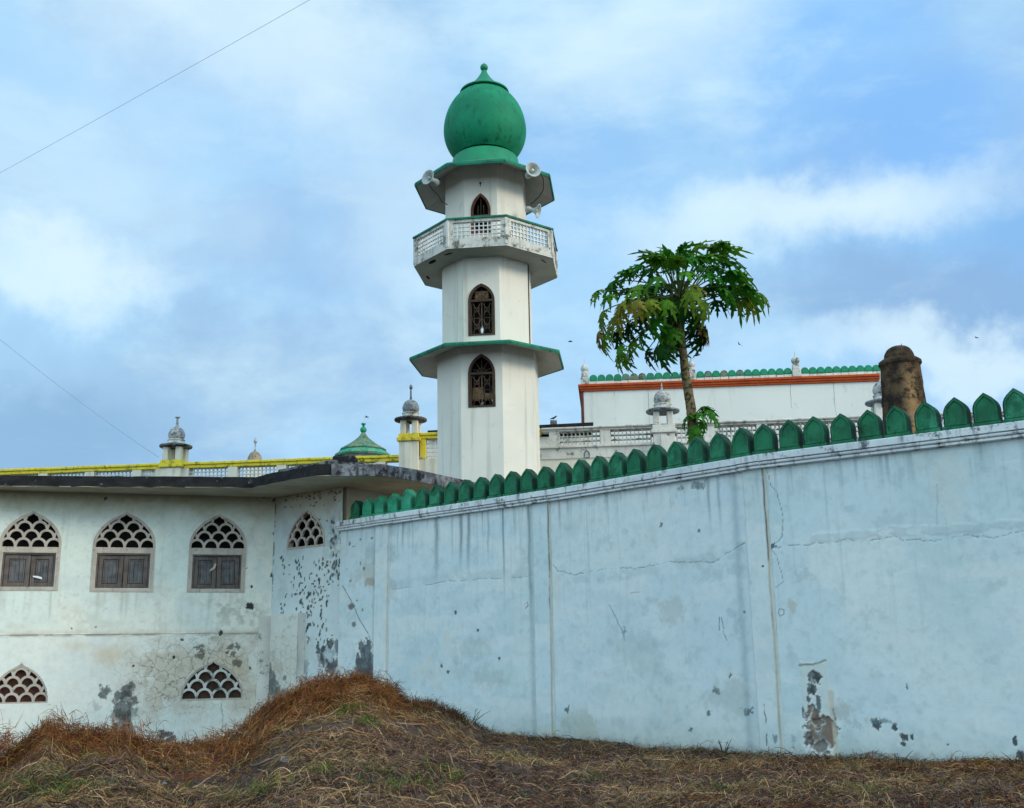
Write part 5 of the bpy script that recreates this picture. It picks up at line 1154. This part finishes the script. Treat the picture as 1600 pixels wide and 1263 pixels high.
# ------------------------------------------------------------------ straw and grass
def strands(name, x, y, L, wdt, lift, az, cols, bend=.6, seg=4, jitz=.03, kind='stuff', label=None, upright=False, mat='straw'):
    n = len(x); t = np.linspace(0, 1, seg + 1)[None, :]; az = az[:, None]
    cv = rng.normal(0, bend, n)[:, None]; a = az + cv * t * 1.6
    step = (L / seg)[:, None]; dx = np.cumsum(np.cos(a) * step, 1) - np.cos(a) * step; dy = np.cumsum(np.sin(a) * step, 1) - np.sin(a) * step
    el = lift[:, None]
    hx = dx * np.cos(el); hy = dy * np.cos(el)
    px = x[:, None] + hx; py = y[:, None] + hy
    zz = terrain(px, py) if not upright else terrain(x, y)[:, None] + 0 * px
    ar = (rng.uniform(0, 1, n) < .3)[:, None]
    rise = np.sin(el) * L[:, None] * (t if upright else np.where(ar, np.sin(t * PI * .85), t * .8)) * (1 - (.35 * t**2 if upright else 0))
    pz = zz + rise + (rng.uniform(0, 1, n) * jitz)[:, None]
    # ribbon width perpendicular, random twist
    tw = rng.uniform(0, PI, n)[:, None]; nx = -np.sin(a) * np.cos(tw); ny = np.cos(a) * np.cos(tw); nz = np.sin(tw) + 0 * a
    w = wdt[:, None] * (1 - .75 * t**2) * .5
    A = np.stack([px - nx * w, py - ny * w, pz - nz * w], -1); B = np.stack([px + nx * w, py + ny * w, pz + nz * w], -1)
    V = np.stack([A, B], 2).reshape(-1, 3); k = 2 * (seg + 1); b = (np.arange(n) * k)[:, None]; j = (np.arange(seg) * 2)[None, :]
    Q = np.stack([b + j, b + j + 1, b + j + 3, b + j + 2], -1).reshape(-1, 4)
    C = np.repeat(cols, k, 0); o = mesh_np(name, V, Q, M_[mat], None, C); tag(o, label, kind='stuff'); return o
def sample(n, t0=-.56, t1=.56, y0=8.6):
    out_x, out_y = [], []
    while sum(map(len, out_x)) < n:
        t = rng.uniform(t0, t1, n); cy = np.interp(t, CT, CY) + .25; y = y0 + (cy - y0) * rng.uniform(0, 1, n)
        out_x.append(t * y); out_y.append(y)
    return np.concatenate(out_x)[:n], np.concatenate(out_y)[:n]
def palette(x, y, n):
    """brown, tan, grey and red-brown straw mixed in patches"""
    t = x / y; cy = np.interp(t, CT, CY); f = (y - 8) / (cy - 8)
    p1 = fbm(x * .7, y * .7, 91, 4, .6); p2 = fbm(x * .9 + 40, y * .9, 95, 4, .6); r = rng.uniform(0, 1, n)
    rust = np.array([.17, .062, .028]); tan = np.array([.33, .22, .115]); grey = np.array([.12, .092, .08]); dark = np.array([.025, .016, .012]); gold = np.array([.25, .145, .045]); mauve = np.array([.15, .088, .078])
    c = np.where((r < .34)[:, None], grey, np.where((r < .55)[:, None], mauve, np.where((r < .75)[:, None], tan, np.where((r < .88)[:, None], rust, dark))))
    hot = sst(.55, .9, f) * np.interp(t, [-.6, -.5, -.42, -.36, -.30, -.24, -.12, -.08, .0, .5], [.35, .95, .9, .55, .7, 1, 1, .6, .25, .3]) + sst(.52, .66, p1) * .45
    k = (rng.uniform(0, 1, n) < hot * .8)[:, None]; c = np.where(k, np.where((rng.uniform(0, 1, n) < .6)[:, None], rust, gold), c)
    k = (rng.uniform(0, 1, n) < sst(.5, .62, p2) * .55)[:, None]; c = np.where(k, tan, c)
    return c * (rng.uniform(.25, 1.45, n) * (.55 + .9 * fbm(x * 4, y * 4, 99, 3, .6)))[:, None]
n = 150000; x, y = sample(n, -.72, .60)
dens = fbm(x * 1.3, y * 1.3, 111, 4, .6); t_ = x / y; bare = sst(.48, .60, dens) * np.interp(t_, [-.5, -.35, -.1, .0, .3], [.3, .8, .8, .5, .35]); keep = rng.uniform(0, 1, n) > bare * .92; x, y = x[keep], y[keep]; n = len(x)
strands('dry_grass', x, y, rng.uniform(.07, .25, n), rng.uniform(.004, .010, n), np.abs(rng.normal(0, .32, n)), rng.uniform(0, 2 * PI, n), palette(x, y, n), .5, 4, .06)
# heaped loose hay along the crests
n = 40000; tt = np.concatenate([rng.uniform(-.72, -.40, n // 4), rng.uniform(-.245, -.11, n // 2), rng.uniform(-.40, -.245, n - n // 4 - n // 2)]); cy = np.interp(tt, CT, CY); y = cy - np.abs(rng.normal(0, .75, n)) + .1; x = tt * y
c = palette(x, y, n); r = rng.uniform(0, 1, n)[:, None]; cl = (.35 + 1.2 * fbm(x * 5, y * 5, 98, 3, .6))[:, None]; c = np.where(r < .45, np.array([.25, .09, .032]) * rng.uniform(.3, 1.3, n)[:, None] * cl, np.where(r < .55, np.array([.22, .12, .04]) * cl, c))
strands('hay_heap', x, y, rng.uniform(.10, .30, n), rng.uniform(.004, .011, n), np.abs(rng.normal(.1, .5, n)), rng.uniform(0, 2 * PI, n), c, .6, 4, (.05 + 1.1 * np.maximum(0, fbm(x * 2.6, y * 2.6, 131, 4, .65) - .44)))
n = 6000; k = 160; tc_ = np.concatenate([rng.uniform(-.5, -.40, 40), rng.uniform(-.245, -.05, 90), rng.uniform(-.4, -.245, 30)]); cyy = np.interp(tc_, CT, CY) - np.abs(rng.normal(0, .5, k)); ii = rng.integers(0, k, n)
y = cyy[ii] + rng.normal(0, .08, n); x = tc_[ii] * cyy[ii] + rng.normal(0, .10, n); c = np.where((rng.uniform(0, 1, n) < .6)[:, None], np.array([.16, .06, .025]), np.array([.05, .035, .02])) * rng.uniform(.4, 1.5, n)[:, None]
strands('hay_tufts', x, y, rng.uniform(.08, .26, n), rng.uniform(.004, .009, n), rng.uniform(.4, 1.4, n), rng.uniform(0, 2 * PI, n), c, .9, 5, .06, upright=True)
# coarser stems and roots tangled through the straw
n = 7000; x, y = sample(n); c = palette(x, y, n) * 1.1
strands('dry_stems', x, y, rng.uniform(.15, .5, n), rng.uniform(.006, .013, n), np.abs(rng.normal(.0, .14, n)), rng.uniform(0, 2 * PI, n), c, .7, 6, .07)
# green grass in patches
gp = [(45, 1235, .4, 260), (120, 1250, .4, 300), (150, 1190, .3, 160), (90, 1245, .3, 160), (300, 1240, .25, 120), (420, 1250, .2, 120), (540, 1120, .22, 260), (575, 1140, .2, 150), (600, 1235, .35, 200), (650, 1105, .4, 200), (800, 1200, .3, 120), (500, 1220, .2, 100), (930, 1230, .25, 100), (360, 1262, .3, 160), (700, 1220, .3, 160), (1130, 1245, .3, 90), (1350, 1255, .3, 110), (660, 1240, .2, 120), (220, 1205, .25, 80)]
xs, ys = [], []
for u, v, r_, k in gp:
    # walk down the view ray to the terrain
    d = ray(u, v); yy = 8.5
    for yy in np.arange(8.5, 20, .1):
        q = CAM + d * (yy / d.y)
        if q.z <= float(terrain(np.array([q.x]), np.array([q.y]), 0)[0]): break
    xs.append(rng.normal(q.x, r_ * .5, k)); ys.append(rng.normal(q.y, r_ * .7, k))
x = np.concatenate(xs); y = np.concatenate(ys); n = len(x)
x2, y2 = sample(1500); x = np.concatenate([x, x2]); y = np.concatenate([y, y2]); n = len(x)
G = np.array([.05, .12, .022]) * rng.uniform(.45, 1.5, n)[:, None] + np.array([.03, .02, .0]) * rng.uniform(0, 1.6, n)[:, None]
strands('green_grass', x, y, rng.uniform(.07, .22, n), rng.uniform(.006, .012, n), rng.uniform(.7, 1.4, n), rng.uniform(0, 2 * PI, n), G, .5, 4, .02, upright=True)
# dark sparse grass fringe along the foot of the walls and the crest
n = 3400; tt = rng.uniform(-.12, .56, n) if True else 0; k = 700; tt = np.concatenate([tt, rng.uniform(-.13, -.05, k)]); cy = np.interp(tt, CT, CY); y = cy + rng.uniform(-.35, .06, len(tt)); x = tt * y; n = len(x)
strands('grass_fringe', x, y, rng.uniform(.04, .20, n) * (1 + .6 * (rng.uniform(0, 1, n) > .9)), rng.uniform(.004, .008, n), rng.uniform(.6, 1.5, n), rng.uniform(0, 2 * PI, n), np.array([.035, .045, .018]) * rng.uniform(.4, 1.9, n)[:, None], .8, 5, .01, upright=True)
# individual weeds and dead stems standing out against the wall
def ground_at(u, v):
    d = ray(u, v)
    for yy in np.arange(8.5, 24, .05):
        q = CAM + d * (yy / d.y)
        if q.z <= float(terrain(np.array([q.x]), np.array([q.y]), 0)[0]): return q
    t = (u - 800) / F; yy = float(np.interp(t, CT, CY)) - .05; return Vector((t * yy, yy, 0))
stem = paint('dead_stem', (.05, .035, .022), (.035, .03, .02), amt=0, bst=0); twm = paint('pale_twig', (.34, .22, .16), (.22, .14, .10), (.1, .07, .05), .5, .5, 6, 9, 0, bst=.2)
def weed(u, hpx, label, k=6, spread=.35):
    t = (u - 800) / F; yy = float(np.interp(t, CT, CY)) - .12; z0 = float(terrain(np.array([t * yy]), np.array([yy]))[0]); b = Vector((t * yy, yy, z0)); h = hpx * yy / F; m = MB()
    for i in range(k):
        a = random.uniform(0, 2 * PI); le = random.uniform(.5, 1.) * h; d = Vector((math.cos(a) * spread * random.random(), math.sin(a) * .3 * spread, 1)).normalized(); cur = Vector((random.uniform(-1, 1), 0, 0)) * spread * le
        o0 = b + Vector((random.uniform(-.04, .04), random.uniform(-.03, .03), -.03)); L = [o0 + d * le * s_ + cur * s_ * s_ for s_ in np.linspace(0, 1, 6)]
        m.tube(L, [.006, .0055, .005, .0045, .004, .002], 4)
        for j in range(random.randint(0, 2)): p = L[random.randint(2, 4)]; q = p + Vector((random.uniform(-.6, .6), random.uniform(-.2, .2), random.uniform(.1, .6))) * le * .35; m.tube([p, p.lerp(q, .5) + Vector((0, 0, .01)), q], .0035, 4)
    tag(m.build('dead_weed', stem, None), label, 'weed', 'dead weeds along the foot of the walls')
weed(78, 34, 'dead branching weed on the left straw heap', 7, .6); weed(92, 30, 'forked dry stem just right of the left straw heap top', 2, .8); weed(210, 40, 'thin curved dead stem beside the dark stained plaster', 2, .3); weed(232, 16, 'low dead stem under the pale plaster', 3, .8)
weed(648, 32, 'dark weed tuft on the earth mound below the first wall joint', 8, .6); weed(735, 30, 'bent dark stems at the right foot of the mound', 5, .8); weed(844, 18, 'small dark tuft near the middle wall joint', 5, .8); weed(1108, 32, 'upright dead stems before the wall, left of the right joint', 7, .45); weed(1365, 30, 'thin weed stem below the dark wall holes', 4, .6); weed(1397, 22, 'low weed below the dark wall holes', 5, .9); weed(1467, 22, 'single thin grass stem before the right wall', 2, .3); weed(1550, 38, 'tall bent dead stem before the far right wall', 4, .5); weed(1538, 26, 'short dead stump stem before the far right wall', 3, .2); weed(1592, 20, 'dark low weed at the right edge of the wall', 7, .9)
# curved pale roots and twigs lying on the mound
def twig(pts, r, label):
    P_ = []
    for u, v in pts:
        q = ground_at(u, v); P_.append(Vector((q.x, q.y, q.z + .08)))
    L = []
    for i in range(len(P_) - 1):
        for t in (0, .33, .66): L.append(P_[i].lerp(P_[i + 1], t) + Vector((random.uniform(-.01, .01), 0, random.uniform(-.008, .012))))
    L.append(P_[-1]); m = MB(); m.tube(L, [r * (1 - .5 * i / len(L)) for i in range(len(L))], 6); tag(m.build('twig', twm, None), label, 'twig', 'twigs lying on the mound')
twig([(352, 1190), (372, 1182), (395, 1172), (412, 1160)], .016, 'pale twig lying left of the mound foot'); twig([(415, 1134), (440, 1134), (475, 1138), (510, 1128), (535, 1115)], .013, 'long curved root across the upper mound'); twig([(445, 1165), (470, 1158), (500, 1150), (505, 1143)], .011, 'curved root below the long root on the mound'); twig([(553, 1123), (575, 1123), (592, 1120)], .011, 'short straight twig right of the mound centre'); twig([(438, 1070 + 30), (460, 1092), (480, 1086)], .010, 'thin twig near the left shoulder of the mound'); twig([(500, 1112), (520, 1092), (557, 1083)], .012, 'pale branch sloping up to the mound top')
twig([(395, 1210), (425, 1195), (440, 1190)], .010, 'short pale twig near the mound foot'); twig([(700, 1185), (712, 1212), (730, 1222)], .011, 'forked pale stick on the straw below the wall'); twig([(620, 1140), (660, 1142), (700, 1150)], .008, 'thin dry stalk lying under the first wall panel'); twig([(300, 1245), (330, 1225), (345, 1215)], .009, 'dry stalk in the left foreground')
# litter and stones
def litter(u, v, s, mat, label, nm='litter_scrap', cat='litter'):
    q = ground_at(u, v); m = MB(Matrix.Translation((q.x, q.y, q.z + .045)) @ Matrix.Rotation(random.uniform(0, 3), 4, 'Z') @ Matrix.Rotation(-.7, 4, 'X'))
    n = 5; vs = [(s * (i / (n - 1) - .5), s * .6 * (j / (n - 1) - .5) * random.uniform(.8, 1.1), random.uniform(-.12, .12) * s) for j in range(n) for i in range(n)]
    vs2 = [(a, b, c_ - .006) for a, b, c_ in vs]; fs = [(j * n + i, j * n + i + 1, (j + 1) * n + i + 1, (j + 1) * n + i) for j in range(n - 1) for i in range(n - 1)]
    m.add(vs, fs); m.add(vs2, [tuple(reversed(f)) for f in fs]); tag(m.build(nm, mat, None), label, cat, 'litter on the ground')
lil = paint('lilac_plastic', (.32, .35, .55), (.45, .46, .6), amt=.2, bst=0, rough=.4); gry = paint('grey_scrap', (.3, .29, .3), (.2, .2, .21), amt=.3, bst=0)
litter(454, 1255, .13, lil, 'lilac plastic wrapper at the bottom of the mound'); litter(722, 1257, .07, lil, 'tiny blue scrap at the bottom edge of the straw'); litter(562, 1240, .12, gry, 'grey paper scrap low on the mound'); litter(446, 1193, .14, gry, 'pale grey scrap in the middle of the mound'); litter(254, 1232, .10, gry, 'whitish scrap in the left foreground straw'); litter(900, 1208, .16, gry, 'grey crumpled scrap on the straw before the wall'); litter(378, 1192, .14, gry, 'dull grey scrap beside the left pale twig'); litter(314, 1172, .09, paint('green_scrap', (.03, .13, .08), (.05, .17, .1), amt=0, bst=0), 'small dark green scrap under the ground level vent')
def stone(u, v, s, label):
    q = ground_at(u, v); m = MB(Matrix.Translation((q.x, q.y, q.z + s * .25))); 
    pr = []
    import bmesh
    bm = bmesh.new(); bmesh.ops.create_icosphere(bm, subdivisions=2, radius=s)
    for vv in bm.verts: vv.co = Vector((vv.co.x * 1.3, vv.co.y, vv.co.z * .7)) * random.uniform(.85, 1.1)
    m.add([v_.co.copy() for v_ in bm.verts], [[x_.index for x_ in f.verts] for f in bm.faces], True); bm.free(); tag(m.build('stone', gry if False else M_['greyc'], None), label, 'stone', 'stones in the straw')
stone(410, 1158, .10, 'grey stone beside the left end of the mound'); stone(518, 1250, .05, 'small stone at the bottom left of the mound'); stone(600, 1205, .05, 'small stone in the middle of the mound'); stone(480, 1215, .045, 'small stone left of the mound centre')

# ================================================================== LIGHT AND SKY
SUN_AZ = 68.; SUN_EL = 24.       # azimuth measured from behind the camera towards the right
sd = Vector((math.sin(R(SUN_AZ)) * math.cos(R(SUN_EL)), -math.cos(R(SUN_AZ)) * math.cos(R(SUN_EL)), math.sin(R(SUN_EL))))
sun = bpy.data.lights.new('sun', 'SUN'); sun.energy = 1.6; sun.angle = R(16); sun.color = (1, .83, .62)
so = bpy.data.objects.new('sun', sun); COL.objects.link(so); so.rotation_euler = sd.to_track_quat('Z', 'Y').to_euler(); so.location = (20, -10, 30)
w = bpy.data.worlds.new('World'); SC.world = w; w.use_nodes = True; nt = w.node_tree; bg = nt.nodes['Background']
sky = N(nt, 'ShaderNodeTexSky'); sky.sky_type = 'NISHITA'; sky.sun_disc = False; sky.sun_elevation = R(SUN_EL); sky.sun_rotation = math.atan2(sd.x, sd.y); sky.air_density = 1.2; sky.dust_density = .4; sky.ozone_density = 2.0
tc = N(nt, 'ShaderNodeTexCoord').outputs['Generated']
def wn(scale, sc, loc, det=7, rough=.58, dist=0.):
    mp = N(nt, 'ShaderNodeMapping'); mp.inputs['Scale'].default_value = sc; mp.inputs['Location'].default_value = loc; nt.links.new(tc, mp.inputs[0])
    n_ = N(nt, 'ShaderNodeTexNoise'); n_.inputs['Scale'].default_value = scale; n_.inputs['Detail'].default_value = det; n_.inputs['Roughness'].default_value = rough; n_.inputs['Distortion'].default_value = dist; nt.links.new(mp.outputs[0], n_.inputs['Vector']); return n_.outputs['Fac']
wv = N(nt, 'ShaderNodeTexNoise'); wv.inputs['Scale'].default_value = 5; wv.inputs['Detail'].default_value = 7; wv.inputs['Roughness'].default_value = .6; nt.links.new(tc, wv.inputs['Vector'])
wa = N(nt, 'ShaderNodeVectorMath', operation='MULTIPLY_ADD'); nt.links.new(wv.outputs['Color'], wa.inputs[0]); wa.inputs[1].default_value = (.30, .30, .22); nt.links.new(tc, wa.inputs[2])
wb = N(nt, 'ShaderNodeVectorMath', operation='SUBTRACT'); nt.links.new(wa.outputs[0], wb.inputs[0]); wb.inputs[1].default_value = (.15, .15, .11)
def lobe(u, v, wx, wz):
    d = ray(u, v).normalized(); a = N(nt, 'ShaderNodeVectorMath', operation='SUBTRACT'); nt.links.new(wb.outputs[0], a.inputs[0]); a.inputs[1].default_value = tuple(d)
    b = N(nt, 'ShaderNodeVectorMath', operation='MULTIPLY'); nt.links.new(a.outputs[0], b.inputs[0]); b.inputs[1].default_value = (1 / wx, 1 / wx, 1 / wz)
    l = N(nt, 'ShaderNodeVectorMath', operation='LENGTH'); nt.links.new(b.outputs[0], l.inputs[0])
    return ramp(nt, l.outputs['Value'], 1.25, .25)
c = sky.outputs[0]
c = mixc(nt, .75, c, (2.3, 4.9, 8.6))
c = mixc(nt, mul(nt, ramp(nt, wn(1.6, (1, 1, 1.6), (.3, .1, .2), 6, .55, .3), .36, .60), .85), c, (3.9, 6.3, 8.4))
c = mixc(nt, mul(nt, ramp(nt, wn(3.2, (1, 1, 2.0), (4.3, 2.7, .9), 7, .6, .5), .46, .64), .7), c, (2.8, 4.6, 7.0))
for u, v, wx, wz, k, col in ((1450, 190, .16, .10, .75, (1.9, 4.3, 8.2)), (1240, 40, .14, .05, .7, (1.8, 4.4, 8.6)), (250, 180, .16, .08, .35, (2.8, 5.2, 8.2)), (300, 620, .26, .06, .7, (2.7, 4.4, 6.4)), (60, 700, .2, .05, .75, (2.1, 3.7, 5.8)), (1400, 500, .20, .04, .75, (2.3, 3.9, 6.2)), (980, 300, .12, .09, .5, (2.6, 5., 8.2)), (540, 540, .2, .05, .5, (2.6, 4.2, 6.4))):
    c = mixc(nt, mul(nt, lobe(u, v, wx, wz), k), c, col)
c = mixc(nt, mul(nt, ramp(nt, wn(2.8, (1, 1, 1.9), (7.6, .7, 1.4), 8, .60, .25), .50, .70), .6), c, (5.9, 7.9, 8.8))
for u, v, wx, wz, k in ((70, 450, .11, .035, .65), (110, 300, .16, .08, .3), (1200, 380, .14, .04, .55), (1500, 560, .16, .03, .6), (420, 60, .18, .09, .55), (1050, 60, .14, .07, .45), (640, 300, .12, .10, .35), (1400, 330, .12, .04, .5)):
    c = mixc(nt, mul(nt, lobe(u, v, wx, wz), k), c, (6.9, 8.4, 8.9))
c = mixc(nt, mul(nt, ramp(nt, wn(9, (1, 1, 2.4), (2.3, 5.7, .1), 8, .64, .2), .50, .72), .15), c, (6.6, 8.3, 8.9))
# brightness added to the unseen sky behind the camera, to lift the walls
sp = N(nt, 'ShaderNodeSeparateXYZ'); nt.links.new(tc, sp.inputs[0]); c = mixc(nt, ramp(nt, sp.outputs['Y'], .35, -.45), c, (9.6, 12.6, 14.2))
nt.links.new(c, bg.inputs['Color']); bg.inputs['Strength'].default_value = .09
SC.view_settings.view_transform = 'Standard'; SC.view_settings.look = 'None'; SC.view_settings.gamma = 1; SC.view_settings.exposure = .42
SC.cycles.max_bounces = 6; SC.cycles.diffuse_bounces = 3
